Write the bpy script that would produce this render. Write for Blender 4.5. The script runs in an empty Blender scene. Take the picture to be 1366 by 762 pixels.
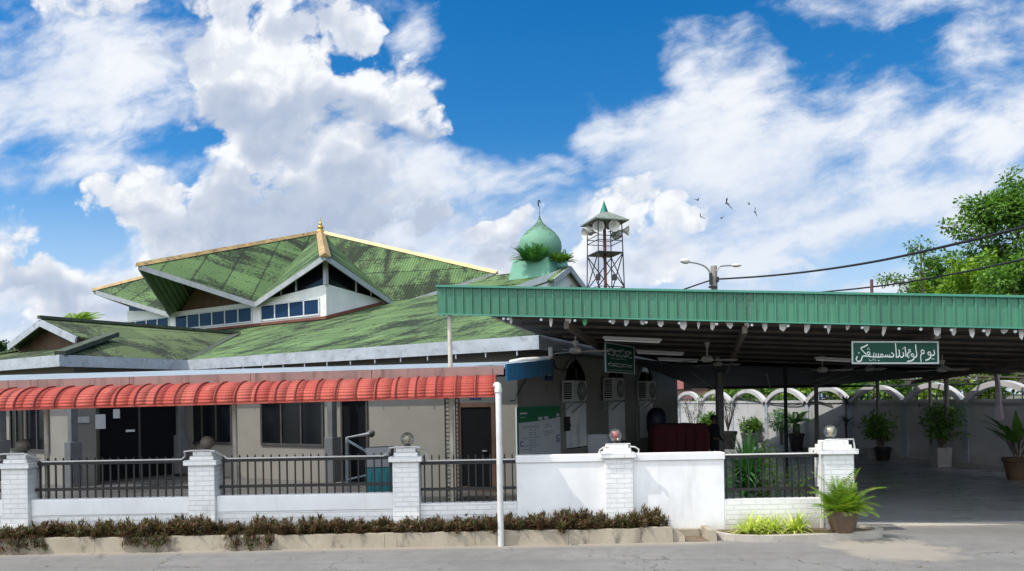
import bpy, bmesh, math, random
from mathutils import Vector, Matrix, Euler
sc = bpy.context.scene
R = math.radians
SUN_E, SKY_S, CLOUD, EXPO, FILL = 3.8, .10, 1.0, .07, 2.2
# ---------------------------------------------------------------- camera: 26 mm, eye 2.2 m up, level, rolled one degree, lens shifted up
F, HY, CX, EYE, ROLL = 1000.0, 535.0, 683.0, 2.2, .0175
cr, sr = math.cos(ROLL), math.sin(ROLL)
cam = bpy.data.cameras.new('camera'); camo = bpy.data.objects.new('camera', cam); sc.collection.objects.link(camo)
cam.sensor_width = 36; cam.lens = 36 * F / 1366; cam.shift_y = (HY - 381) / 1366; cam.clip_end = 6000
camo.matrix_world = Matrix(((cr, sr, 0, 0), (0, 0, -1, 0), (-sr, cr, 0, EYE), (0, 0, 0, 1)))
sc.camera = camo
# ---------------------------------------------------------------- sky
class NT:
    """tiny helper to write node maths"""
    def __init__(s, tree): s.t = tree
    def n(s, typ, **kw):
        o = s.t.nodes.new(typ)
        for k, v in kw.items(): setattr(o, k, v)
        return o
    def put(s, sock, v):
        if isinstance(v, bpy.types.NodeSocket): s.t.links.new(v, sock)
        elif isinstance(v, (int, float)) and sock.type in ('RGBA',): sock.default_value = (v, v, v, 1)
        elif isinstance(v, (int, float)) and sock.type == 'VECTOR': sock.default_value = (v, v, v)
        elif isinstance(v, tuple) and sock.type == 'RGBA' and len(v) == 3: sock.default_value = v + (1,)
        else: sock.default_value = v
    def m(s, op, a, b=0.0, c=0.0, clamp=False):
        o = s.n('ShaderNodeMath', operation=op, use_clamp=clamp)
        s.put(o.inputs[0], a); s.put(o.inputs[1], b); s.put(o.inputs[2], c)
        return o.outputs[0]
    def add(s, a, b): return s.m('ADD', a, b)
    def sub(s, a, b): return s.m('SUBTRACT', a, b)
    def mul(s, a, b): return s.m('MULTIPLY', a, b)
    def div(s, a, b): return s.m('DIVIDE', a, b)
    def mx(s, a, b): return s.m('MAXIMUM', a, b)
    def mn(s, a, b): return s.m('MINIMUM', a, b)
    def sstep(s, v, a, b, x=0.0, y=1.0):
        o = s.n('ShaderNodeMapRange', interpolation_type='SMOOTHSTEP')
        s.put(o.inputs['Value'], v)
        for k, val in zip(('From Min', 'From Max', 'To Min', 'To Max'), (a, b, x, y)): s.put(o.inputs[k], val)
        return o.outputs['Result']
    def lin(s, v, a, b, x=0.0, y=1.0):
        o = s.n('ShaderNodeMapRange', interpolation_type='LINEAR', clamp=True)
        s.put(o.inputs['Value'], v)
        for k, val in zip(('From Min', 'From Max', 'To Min', 'To Max'), (a, b, x, y)): s.put(o.inputs[k], val)
        return o.outputs['Result']
    def xyz(s, x, y, z=0.0):
        o = s.n('ShaderNodeCombineXYZ')
        for i, v in enumerate((x, y, z)): s.put(o.inputs[i], v)
        return o.outputs[0]
    def sep(s, v):
        o = s.n('ShaderNodeSeparateXYZ'); s.put(o.inputs[0], v); return o.outputs
    def v(s, op, a, b):
        o = s.n('ShaderNodeVectorMath', operation=op); s.put(o.inputs[0], a); s.put(o.inputs[1], b); return o.outputs[0]
    def noise(s, vec, scale, detail=4.0, rough=.5, lac=2.0, dist=0.0, color=False, dim='3D'):
        o = s.n('ShaderNodeTexNoise', noise_dimensions=dim)
        if vec is not None: s.put(o.inputs['Vector'], vec)
        s.put(o.inputs['Scale'], scale); s.put(o.inputs['Detail'], detail); s.put(o.inputs['Roughness'], rough)
        s.put(o.inputs['Lacunarity'], lac); s.put(o.inputs['Distortion'], dist)
        return o.outputs['Color' if color else 'Fac']
    def vor(s, vec, scale, detail=0.0, rough=.5, lac=2.0, feature='F1', smooth=.3, out='Distance', rnd=1.0):
        o = s.n('ShaderNodeTexVoronoi', feature=feature)
        if vec is not None: s.put(o.inputs['Vector'], vec)
        s.put(o.inputs['Scale'], scale)
        if 'Detail' in o.inputs and feature != 'N_SPHERE_RADIUS':
            s.put(o.inputs['Detail'], detail); s.put(o.inputs['Roughness'], rough); s.put(o.inputs['Lacunarity'], lac)
        if feature == 'SMOOTH_F1': s.put(o.inputs['Smoothness'], smooth)
        s.put(o.inputs['Randomness'], rnd)
        return o.outputs[out]
    def mix(s, f, a, b, typ='MIX'):
        o = s.n('ShaderNodeMix', data_type='RGBA', blend_type=typ, clamp_factor=True, clamp_result=False)
        s.put(o.inputs[0], f); s.put(o.inputs[6], a); s.put(o.inputs[7], b)
        return o.outputs[2]
    def ramp(s, f, stops):
        o = s.n('ShaderNodeValToRGB'); s.put(o.inputs[0], f)
        cr = o.color_ramp
        while len(cr.elements) < len(stops): cr.elements.new(.5)
        for e, (p, c) in zip(cr.elements, stops):
            e.position = p; e.color = (c if len(c) == 4 else tuple(c) + (1,))
        return o.outputs[0]

SUN = Vector((-.547, -.192, .813)).normalized()

# clouds: centre x, centre height, half width, half height, strength; tenths of the tangent of azimuth / elevation
CUMULUS = [
    (-3.3, 4.3, 1.6, 1.4, 1.05), (-1.75, 4.0, 1.2, 1.0, 1.0), (-1.15, 3.70, .60, .62, .95), (-2.3, 5.1, .6, .6, .8), (-3.4, 5.5, 1.2, .6, .8),
    (-2.6, 3.1, 2.0, 1.0, 1.1), (-4.75, 2.75, .85, .80, 1.05), (-4.3, 2.1, 1.3, .9, 1.0), (-3.3, 2.6, 1.4, 1.1, 1.1), (-1.9, 2.4, 1.6, .75, .75),
    (-6.75, 2.2, .66, .62, 1.0), (-6.1, 1.65, 1.0, .6, .95), (-5.2, 1.2, 1.6, .6, .9),
    (1.45, 2.45, .58, .62, 1.05), (1.0, 1.95, .7, .55, .95), (2.0, 1.9, .8, .6, .9), (-.25, 2.30, .75, .32, .8), (.1, 1.85, .8, .4, .7),
    (2.3, 2.5, .4, .3, .7), (-5.6, 5.5, 1.2, .5, .6),
]
WISP = [
    (2.6, 3.35, 1.7, .85, 1.2), (1.3, 3.45, .65, .45, 1.0), (3.6, 3.2, 1.9, 1.0, 1.1), (2.9, 4.2, .9, .9, .75), (4.7, 3.7, 1.1, .55, .8),
    (4.3, 2.5, 2.2, .7, .9), (2.9, 2.4, 1.5, .8, 1.0), (5.1, 5.3, 1.4, .40, .75), (6.6, 3.7, 1.2, 1.9, .72),
    (-.75, 3.0, 1.5, .40, .95), (-1.4, 5.05, .45, .40, .75), (-6.0, 3.2, 1.6, .4, .7), (-6.3, 4.3, 1.8, 1.0, 1.2), (-5.4, 4.6, 1.5, 1.0, 1.1), (-5.6, 3.5, 1.0, .5, .8),
    (.2, 3.2, .9, .16, .6), (6.2, 2.6, 1.6, .8, .9), (-1.2, 2.1, 2.9, .95, 1.25), (-5.5, 1.2, 2.6, .8, 1.2), (1.5, 1.7, 3.2, .6, 1.0), (.6, 2.3, 1.6, .5, .9),
    (3.2, 2.9, 2.1, .9, 1.4), (2.3, 3.2, 1.4, .85, 1.4), (5.2, 3.3, 1.8, 1.0, .9), (4.2, 1.3, 3.0, .35, .7), (3.9, 1.78, .6, .14, .9),
]
# shaded bellies of the big cloud bank
BELLY = [
    (-3.4, 3.75, 1.5, .55, 1.0), (-1.95, 3.85, .8, .35, .8), (-4.9, 4.9, 1.1, .5, .8), (-4.2, 2.35, .9, .6, .7), (-2.4, 2.35, 2.2, .75, 1.1), (-6.4, 1.6, .8, .4, .9),
    (-4.6, 1.35, 1.6, .4, .7), (1.6, 1.9, .8, .5, .7), (-.1, 1.95, .7, .3, .6), (-2.5, 5.0, .5, .25, .5), (-1.3, 3.35, .9, .25, .8), (-4.1, 5.5, .8, .25, .6),
]

def cloud_groups():
    def blobs(h, p, lst):
        acc = None
        for (cx, cy, rx, ry, a) in lst:
            o = h.n('ShaderNodeVectorMath', operation='MULTIPLY_ADD')
            h.put(o.inputs[0], p); o.inputs[1].default_value = (1 / rx, 1 / ry, 0); o.inputs[2].default_value = (-cx / rx, -cy / ry, 0)
            q = h.n('ShaderNodeVectorMath', operation='DOT_PRODUCT'); h.put(q.inputs[0], o.outputs[0]); h.put(q.inputs[1], o.outputs[0])
            val = h.m('MULTIPLY_ADD', q.outputs['Value'], -a, a)
            acc = val if acc is None else h.mx(acc, val)
        return h.mx(acc, -1.2)
    out = []
    for name in ('cumulus', 'wisp'):
        g = bpy.data.node_groups.new('cloud_' + name, 'ShaderNodeTree')
        g.interface.new_socket('P', in_out='INPUT', socket_type='NodeSocketVector')
        g.interface.new_socket('W', in_out='INPUT', socket_type='NodeSocketVector')
        g.interface.new_socket('B', in_out='INPUT', socket_type='NodeSocketFloat')
        g.interface.new_socket('D', in_out='OUTPUT', socket_type='NodeSocketFloat')
        g.interface.new_socket('Blob', in_out='OUTPUT', socket_type='NodeSocketFloat')
        h = NT(g); gi = g.nodes.new('NodeGroupInput'); go = g.nodes.new('NodeGroupOutput')
        p, w = gi.outputs[0], gi.outputs[1]
        if name == 'cumulus':
            b = blobs(h, h.v('ADD', p, h.v('MULTIPLY', w, (1.0, 1.0, 0))), CUMULUS)
            g.links.new(blobs(h, h.v('ADD', p, h.v('MULTIPLY', w, (1.6, 1.6, 0))), BELLY), go.inputs[1]); g.links.new(b, go.inputs[0])
        else:
            pw = h.v('ADD', p, h.v('MULTIPLY', w, (1.1, .8, 0)))
            b = blobs(h, pw, WISP)
            st = h.n('ShaderNodeMapping', vector_type='TEXTURE'); h.put(st.inputs[0], h.v('ADD', p, h.v('MULTIPLY', w, (.35, .3, 0))))
            st.inputs['Rotation'].default_value = (0, 0, R(14)); st.inputs['Scale'].default_value = (1.5, .72, 1); st = st.outputs[0]
            fb = h.sub(h.noise(st, 1.0, 8, .60, dim='2D'), .5)
            g.links.new(h.add(h.mul(b, .55), h.mul(fb, 1.55)), go.inputs[0]); g.links.new(fb, go.inputs[1])
        out.append(g)
    g = bpy.data.node_groups.new('cloud_puffs', 'ShaderNodeTree')
    g.interface.new_socket('P', in_out='INPUT', socket_type='NodeSocketVector')
    g.interface.new_socket('D', in_out='OUTPUT', socket_type='NodeSocketFloat')
    h = NT(g); gi = g.nodes.new('NodeGroupInput'); go = g.nodes.new('NodeGroupOutput')
    o = h.n('ShaderNodeTexVoronoi', feature='F1', voronoi_dimensions='2D')
    h.put(o.inputs['Vector'], gi.outputs[0])
    for k, val in (('Scale', 1.35), ('Detail', 3.6), ('Roughness', .52), ('Lacunarity', 2.25)): o.inputs[k].default_value = val
    g.links.new(h.add(h.mul(h.sub(.5, o.outputs['Distance']), .66), h.mul(h.sub(h.noise(gi.outputs[0], 1.1, 2.5, .5, dim='2D'), .5), .8)), go.inputs[0])
    out.append(g)
    return out

def make_world(sky_strength=.1, cloud=1.0):
    w = bpy.data.worlds.new('World'); bpy.context.scene.world = w; w.use_nodes = True
    t = w.node_tree; t.nodes.clear(); h = NT(t)
    sky = h.n('ShaderNodeTexSky', sky_type='NISHITA', sun_disc=False)
    sky.sun_elevation = math.asin(SUN.z); sky.sun_rotation = math.atan2(SUN.x, SUN.y)
    sky.altitude = 0; sky.air_density = 1.0; sky.dust_density = .3; sky.ozone_density = 3.0
    gc, gw, gp = cloud_groups()
    d = h.n('ShaderNodeTexCoord').outputs['Generated']
    dx, dy, dz = h.sep(d)
    ay = h.mx(h.m('ABSOLUTE', dy), .12)
    X = h.mul(h.div(dx, ay), 10.0); Y = h.mul(h.div(dz, ay), 10.0)
    P = h.xyz(X, Y, 0.0)
    W = h.v('SUBTRACT', h.noise(P, .9, 3, .5, color=True, dim='2D'), (.5, .5, .5))
    def ev(g, *args):
        o = h.n('ShaderNodeGroup'); o.node_tree = g
        for i, a in enumerate(args): h.put(o.inputs[i], a)
        return o.outputs
    bo = ev(gc, P, W); blob, belly = bo[0], bo[1]
    P2 = h.v('ADD', P, h.v('MULTIPLY', W, (.4, .4, 0)))
    n0 = ev(gp, P2)[0]; n1 = ev(gp, h.v('ADD', P2, (-.06, .17, 0)))[0]
    dc = h.add(blob, n0)
    o_w = ev(gw, P, W); dw, fbw = o_w[0], o_w[1]
    sky_c = h.n('ShaderNodeHueSaturation'); h.put(sky_c.inputs['Color'], sky.outputs[0]); sky_c.inputs['Saturation'].default_value = 1.43; sky_c.inputs['Value'].default_value = 1.42
    sky_c.inputs['Hue'].default_value = .500
    base = sky_c.outputs[0]
    S = cloud / sky_strength
    white = tuple(S * c for c in (.92, .94, .97)); grey = tuple(S * c for c in (.44, .52, .67)); pale = tuple(S * c for c in (.50, .61, .80))
    hz = h.sstep(Y, 3.6, .6, 0.0, .85)
    base = h.mix(hz, base, tuple(S * c for c in (.55, .70, .90)))
    aw = h.mul(h.sstep(dw, -.12, .60), .94)
    lw = h.add(h.sstep(fbw, -.20, .22, .0, .65), h.sstep(Y, 2.0, 4.0, .05, .35))
    base = h.mix(aw, base, h.mix(lw, pale, white))
    soft = h.sstep(fbw, -.08, .15, .26, .95)
    ac = h.sstep(dc, .02, soft)
    rim = h.sstep(h.sub(n0, n1), -.20, .24)
    bel = h.sstep(h.add(belly, h.mul(fbw, .9)), -.55, .95)
    lit = h.add(h.sub(.62, h.mul(bel, .62)), h.mul(rim, h.sub(.42, h.mul(bel, .32))))
    base = h.mix(ac, base, h.mix(lit, grey, white))
    # added fill light: bright unseen patch of sky high behind the viewer
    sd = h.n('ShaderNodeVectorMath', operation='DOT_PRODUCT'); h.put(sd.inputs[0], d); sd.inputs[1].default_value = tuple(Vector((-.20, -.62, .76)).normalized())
    base = h.mix(h.sstep(sd.outputs['Value'], .42, .85, 0, .92), base, tuple(S * FILL * c for c in (.91, .96, 1.04)))
    bg = h.n('ShaderNodeBackground'); h.put(bg.inputs[0], base); bg.inputs[1].default_value = sky_strength
    o = h.n('ShaderNodeOutputWorld'); t.links.new(bg.outputs[0], o.inputs[0])
    w.cycles.sampling_method = 'NONE'
# ---------------------------------------------------------------- helpers
def ray(px, py):
    """direction through a point of the photograph (depth component 1)"""
    dx, dy = px - CX, HY - py
    return Vector(((dx * cr + dy * sr) / F, 1.0, (-dx * sr + dy * cr) / F))
EYEP = Vector((0, 0, EYE))
def P(px, py, d): return EYEP + ray(px, py) * d
def ground(px, py, z=0.0):
    r = ray(px, py); return EYEP + r * ((z - EYE) / r.z)
def hit(px, py, p0, n):
    r = ray(px, py); return EYEP + r * ((p0 - EYEP).dot(n) / r.dot(n))

FD = Vector((-.848, .530, 0)); SD = Vector((.530, .848, 0)); UP = Vector((0, 0, 1))
C0 = Vector((.57, 16.0, 0))
def B(f, s, z=0.0): return C0 + FD * f + SD * s + UP * z          # the mosque's own axes: f along the front, s along the side
def on_f(px, py, f):
    p = hit(px, py, B(f, 0), FD); q = p - C0; return q.dot(SD), p.z
def on_s(px, py, s):
    p = hit(px, py, B(0, s), SD); q = p - C0; return q.dot(FD), p.z

WL = {}
def wloc(o): return WL.get(o.name, Vector((0, 0, 0))) if o else Vector((0, 0, 0))
def link(o): sc.collection.objects.link(o); return o
def tag(o, label=None, cat=None, group=None, kind=None):
    if label: o['label'] = label
    if cat: o['category'] = cat
    if group: o['group'] = group
    if kind: o['kind'] = kind
    return o
def thing(name, label, cat, loc=(0, 0, 0), group=None):
    o = link(bpy.data.objects.new(name, None)); o.location = loc; o.empty_display_size = .2
    WL[o.name] = Vector(loc); return tag(o, label, cat, group)

class MB:
    """collects shapes in world space; build() links them as ONE mesh object"""
    def __init__(s): s.v = []; s.f = []; s.uv = []; s.mi = []
    def face(s, pts, uv=None, mi=0):
        b = len(s.v); s.v += [Vector(p) for p in pts]; s.f.append(tuple(range(b, b + len(pts)))); s.uv.append(uv); s.mi.append(mi)
    def box(s, c, size, rot=None, mi=0, taper=1.0):
        c = Vector(c); x, y, z = (k / 2 for k in size); b = len(s.v)
        for sx, sy, sz in ((-1, -1, -1), (1, -1, -1), (1, 1, -1), (-1, 1, -1), (-1, -1, 1), (1, -1, 1), (1, 1, 1), (-1, 1, 1)):
            k = taper if sz > 0 else 1
            p = Vector((sx * x * k, sy * y * k, sz * z)); s.v.append(c + (rot @ p if rot else p))
        for q in ((0, 3, 2, 1), (4, 5, 6, 7), (0, 1, 5, 4), (1, 2, 6, 5), (2, 3, 7, 6), (3, 0, 4, 7)):
            s.f.append(tuple(b + i for i in q)); s.uv.append(None); s.mi.append(mi)
    def b2(s, p0, p1, mi=0):
        p0, p1 = Vector(p0), Vector(p1); s.box((p0 + p1) / 2, [abs(a) for a in (p1 - p0)], mi=mi)
    def prism(s, poly, vec, mi=0, uv=False):
        """polygon (any plane) pushed along vec"""
        vec = Vector(vec); a = [Vector(p) for p in poly]; c = [p + vec for p in a]
        n = Vector((0, 0, 0))
        for i in range(len(a)): n += a[i].cross(a[(i + 1) % len(a)])
        if n.dot(vec) > 0: a, c = c, a; 
        s.face(a, mi=mi); s.face(c[::-1], mi=mi)
        for i in range(len(a)):
            j = (i + 1) % len(a); s.face([a[j], a[i], c[i], c[j]], mi=mi)
    def bar(s, p0, p1, w, h, up=UP, mi=0):
        """rectangular bar from p0 to p1, w sideways, h along up"""
        p0, p1 = Vector(p0), Vector(p1); d = (p1 - p0); L = d.length; d.normalize()
        sd = d.cross(up).normalized(); u2 = sd.cross(d).normalized()
        s.box((p0 + p1) / 2, (L, w, h), Matrix((d, sd, u2)).transposed(), mi=mi)
    def tube(s, pts, r, n=8, caps=True, mi=0, closed=False):
        pts = [Vector(p) for p in pts]; m = len(pts); b = len(s.v); prev = None
        for i, p in enumerate(pts):
            t = (pts[min(i + 1, m - 1)] - pts[max(i - 1, 0)]) if not closed else (pts[(i + 1) % m] - pts[i - 1])
            t.normalize()
            if prev is None:
                a = t.cross(UP if abs(t.z) < .95 else Vector((1, 0, 0))).normalized()
            else:
                a = (prev - t * prev.dot(t))
                a = a.normalized() if a.length > 1e-6 else t.orthogonal().normalized()
            prev = a; c = t.cross(a); rr = r[i] if isinstance(r, (list, tuple)) else r
            for k in range(n):
                an = 2 * math.pi * k / n; s.v.append(p + (a * math.cos(an) + c * math.sin(an)) * rr)
        for i in range(m if closed else m - 1):
            for k in range(n):
                j = (i + 1) % m
                s.f.append((b + i * n + k, b + i * n + (k + 1) % n, b + j * n + (k + 1) % n, b + j * n + k)); s.uv.append(None); s.mi.append(mi)
        if caps and not closed:
            s.f.append(tuple(b + k for k in range(n))[::-1]); s.uv.append(None); s.mi.append(mi)
            s.f.append(tuple(b + (m - 1) * n + k for k in range(n))); s.uv.append(None); s.mi.append(mi)
    def lathe(s, prof, c=(0, 0, 0), n=20, mi=0, rot=None):
        c = Vector(c); b = len(s.v); m = len(prof)
        for r, z in prof:
            for k in range(n):
                an = 2 * math.pi * k / n; p = Vector((r * math.cos(an), r * math.sin(an), z)); s.v.append(c + (rot @ p if rot else p))
        for i in range(m - 1):
            for k in range(n):
                s.f.append((b + i * n + k, b + i * n + (k + 1) % n, b + (i + 1) * n + (k + 1) % n, b + (i + 1) * n + k)); s.uv.append(None); s.mi.append(mi)
        if prof[0][0] > 1e-4: s.f.append(tuple(b + k for k in range(n))[::-1]); s.uv.append(None); s.mi.append(mi)
        if prof[-1][0] > 1e-4: s.f.append(tuple(b + (m - 1) * n + k for k in range(n))); s.uv.append(None); s.mi.append(mi)
    def ball(s, c, r, n=16, mi=0, sq=1.0):
        m = n // 2
        s.lathe([(max(r * math.sin(math.pi * i / m), 1e-5), -r * sq * math.cos(math.pi * i / m)) for i in range(m + 1)], c, n, mi)
    def leaf(s, p, d, n, L, w, mi=0):
        """a leaf: folded rhomb along d, width w, facing n"""
        sd = d.cross(n); 
        if sd.length < 1e-5: sd = d.orthogonal()
        sd.normalize(); nn = sd.cross(d)
        m = p + d * (L * .5); b = len(s.v)
        s.v += [p, m + sd * (w / 2) - nn * (w * .15), p + d * L - nn * (L * .08), m - sd * (w / 2) - nn * (w * .15)]
        s.f.append((b, b + 1, b + 2, b + 3)); s.uv.append(None); s.mi.append(mi)
    def blade(s, p, d, L, w, droop, k=4, mi=0, fold=0.0):
        """long arching strip leaf"""
        d = d.normalized(); sd = d.cross(UP)
        if sd.length < 1e-3: sd = Vector((1, 0, 0))
        sd.normalize(); b = len(s.v); q = Vector(p)
        for i in range(k + 1):
            t = i / k; ww = w * (.55 + .45 * math.sin(math.pi * min(1, t * 1.4 + .15))) * (1 - t ** 3) + .0005
            s.v += [q + sd * ww / 2, q - sd * ww / 2]
            d = (d - UP * droop / k * (t + .3)).normalized(); q = q + d * (L / k)
        for i in range(k):
            s.f.append((b + 2 * i, b + 2 * i + 1, b + 2 * i + 3, b + 2 * i + 2)); s.uv.append(None); s.mi.append(mi)
    def frond(s, p, d, L, droop, nl, ll, lw, k=8, up=.35, mi=0, r=.006, fall=.5):
        """pinnate frond: rachis + leaflets"""
        d = d.normalized(); q = Vector(p); pts = [q.copy()]; ds = [d.copy()]
        for i in range(k):
            d = (d - UP * droop / k * (i / k + .35)).normalized(); q = q + d * (L / k); pts.append(q.copy()); ds.append(d.copy())
        s.tube(pts, [r * (1 - .8 * i / k) for i in range(k + 1)], 4, mi=mi)
        for i in range(nl):
            t = .14 + .86 * i / (nl - 1); x = t * k; a = min(int(x), k - 1); pp = pts[a].lerp(pts[a + 1], x - a); dd = ds[a]
            sd = dd.cross(UP)
            if sd.length < 1e-3: sd = Vector((1, 0, 0))
            sd.normalize(); nn = sd.cross(dd)
            l2 = ll * (.45 + .55 * math.sin(math.pi * min(1, .2 + t * .85)))
            for sg in (-1, 1):
                e = (sd * sg + dd * .75 + nn * up).normalized()
                b = len(s.v); m1 = pp + e * l2 * .45; e2 = (e - UP * fall).normalized(); tip = m1 + e2 * l2 * .55; wv = dd * lw / 2
                s.v += [pp, m1 + wv, tip, m1 - wv]
                s.f.append((b, b + 1, b + 2, b + 3)); s.uv.append(None); s.mi.append(mi)
    def build(s, name, mat, parent=None, smooth=False, bevel=0.0, loc=None, kind=None, label=None):
        me = bpy.data.meshes.new(name); o = bpy.data.objects.new(name, me)
        base = wloc(parent)
        org = Vector(loc) if loc is not None else base
        me.from_pydata([tuple(p - org) for p in s.v], [], s.f)
        uvl = me.uv_layers.new(name='UVMap').data
        flat = []
        for f, uv in zip(s.f, s.uv):
            if uv is None:
                a, b_, c = s.v[f[0]], s.v[f[1]], s.v[f[2]]
                n = (b_ - a).cross(c - a)
                if n.length > 1e-12: n.normalize()
                if abs(n.z) > .75: uv = [(s.v[i].x, s.v[i].y) for i in f]
                else:
                    t = Vector((-n.y, n.x, 0)); t = t.normalized() if t.length > 1e-6 else Vector((1, 0, 0))
                    uv = [(s.v[i].dot(t), s.v[i].z) for i in f]
            for q in uv: flat += [q[0], q[1]]
        uvl.foreach_set('uv', flat)
        for m_ in (mat if isinstance(mat, (list, tuple)) else [mat]): me.materials.append(m_)
        me.polygons.foreach_set('material_index', s.mi)
        if smooth: me.polygons.foreach_set('use_smooth', [True] * len(s.f))
        me.update(); link(o)
        if smooth and smooth != 'all':
            try: me.set_sharp_from_angle(angle=R(40))
            except Exception: pass
        if bevel:
            md = o.modifiers.new('bevel', 'BEVEL'); md.width = bevel; md.segments = 2; md.limit_method = 'ANGLE'; md.angle_limit = R(40)
        if parent: o.parent = parent; o.location = org - base
        else: o.location = org
        WL[o.name] = org.copy()
        if kind: o['kind'] = kind
        if label: o['label'] = label
        return o
def slopeuv(pts):
    """u along the eave, v down the slope, in metres"""
    pts = [Vector(p) for p in pts]; n = Vector((0, 0, 0))
    for i in range(len(pts)): n += pts[i].cross(pts[(i + 1) % len(pts)])
    n.normalize()
    if n.z < 0: n = -n
    dn = (UP * -1 + n * n.z); dn = dn.normalized() if dn.length > 1e-4 else Vector((0, -1, 0))
    u = n.cross(dn).normalized()
    return [(p.dot(u), p.dot(dn)) for p in pts]
def slab(mb, pts, th=.06, mi=0, mi_under=None):
    """roof plane with thickness, slope-aligned uv on both faces"""
    pts = [Vector(p) for p in pts]; n = Vector((0, 0, 0))
    for i in range(len(pts)): n += pts[i].cross(pts[(i + 1) % len(pts)])
    if n.z < 0: pts = pts[::-1]
    lo = [p - UP * th for p in pts]
    mb.face(pts, slopeuv(pts), mi); mb.face(lo[::-1], slopeuv(lo)[::-1], mi if mi_under is None else mi_under)
    for i in range(len(pts)):
        j = (i + 1) % len(pts); mb.face([pts[i], lo[i], lo[j], pts[j]], mi=mi)
def copy_tree(o, loc=None, parent=None):
    c = o.copy(); link(c)
    if parent: c.parent = parent
    for ch in list(o.children): copy_tree(ch, None, c)
    if loc is not None: c.location = loc
    return c
def stroke(mb, pts, w, to3, z=.004, n=None):
    """a pen stroke of width w through 2-D points, laid on a board by to3(x, y)"""
    pts = [Vector((p[0], p[1])) for p in pts]
    L, Rr = [], []
    for i, p in enumerate(pts):
        t = pts[min(i + 1, len(pts) - 1)] - pts[max(i - 1, 0)]
        t = t.normalized() if t.length > 1e-6 else Vector((1, 0)); nn = Vector((-t.y, t.x))
        ww = w * (.55 + .45 * abs(nn.x * .5 + nn.y * .85))
        L.append(p + nn * ww / 2); Rr.append(p - nn * ww / 2)
    for i in range(len(pts) - 1):
        mb.face([to3(*L[i]), to3(*Rr[i]), to3(*Rr[i + 1]), to3(*L[i + 1])])
def smoothpts(pts, k=4):
    """Catmull-Rom"""
    pts = [Vector(p) for p in pts]; out = []
    for i in range(len(pts) - 1):
        a, b, c, d = pts[max(i - 1, 0)], pts[i], pts[i + 1], pts[min(i + 2, len(pts) - 1)]
        for j in range(k):
            t = j / k; out.append(.5 * ((2 * b) + (c - a) * t + (2 * a - 5 * b + 4 * c - d) * t * t + (3 * b - a - 3 * c + d) * t ** 3))
    out.append(pts[-1]); return out
# ---------------------------------------------------------------- materials
def lin255(r, g, b):
    f = lambda c: ((c / 255 + .055) / 1.055) ** 2.4 if c > 10 else c / 255 / 12.92
    return (f(r), f(g), f(b))
def newmat(name):
    m = bpy.data.materials.new(name); m.use_nodes = True; t = m.node_tree
    b = t.nodes['Principled BSDF']; return m, NT(t), b
def scal(c, k): return tuple(x * k for x in c)
def bump(h, b, height, strength=.5, dist=.02):
    o = h.n('ShaderNodeBump'); h.put(o.inputs['Strength'], strength); h.put(o.inputs['Distance'], dist); h.put(o.inputs['Height'], height)
    h.put(b.inputs['Normal'], o.outputs[0]); return o
def coords(h, which='UV'):
    if which == 'POS': return h.n('ShaderNodeNewGeometry').outputs['Position']
    return h.n('ShaderNodeTexCoord').outputs[which]
def generic(name, col, rough=.6, var=.25, scale=3.0, metal=0.0, bmp=.0, bscale=40, dirt=None, dirt_amt=.0, streak=False, coat=0.0, spec=.5):
    """paint / plastic / metal with uneven tone, optional dirt patches or streaks"""
    m, h, b = newmat(name); p = coords(h, 'POS')
    n1 = h.noise(p, scale, 6, .6)
    c = h.mix(h.lin(n1, .3, .7), scal(col, 1 - var), scal(col, 1 + var * .6))
    if dirt:
        q = h.v('MULTIPLY', p, (1.0, 1.0, .12)) if streak else p
        d = h.noise(q, scale * 2.3, 7, .65)
        c = h.mix(h.mul(h.sstep(d, .50, .72), dirt_amt), c, dirt)
    h.put(b.inputs['Base Color'], c); b.inputs['Metallic'].default_value = metal; b.inputs['Specular IOR Level'].default_value = spec
    h.put(b.inputs['Roughness'], h.lin(n1, .2, .8, max(.02, rough - .1), min(1, rough + .12)))
    b.inputs['Coat Weight'].default_value = coat
    if bmp: bump(h, b, h.noise(p, bscale, 4, .6), bmp, .01)
    return m

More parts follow.
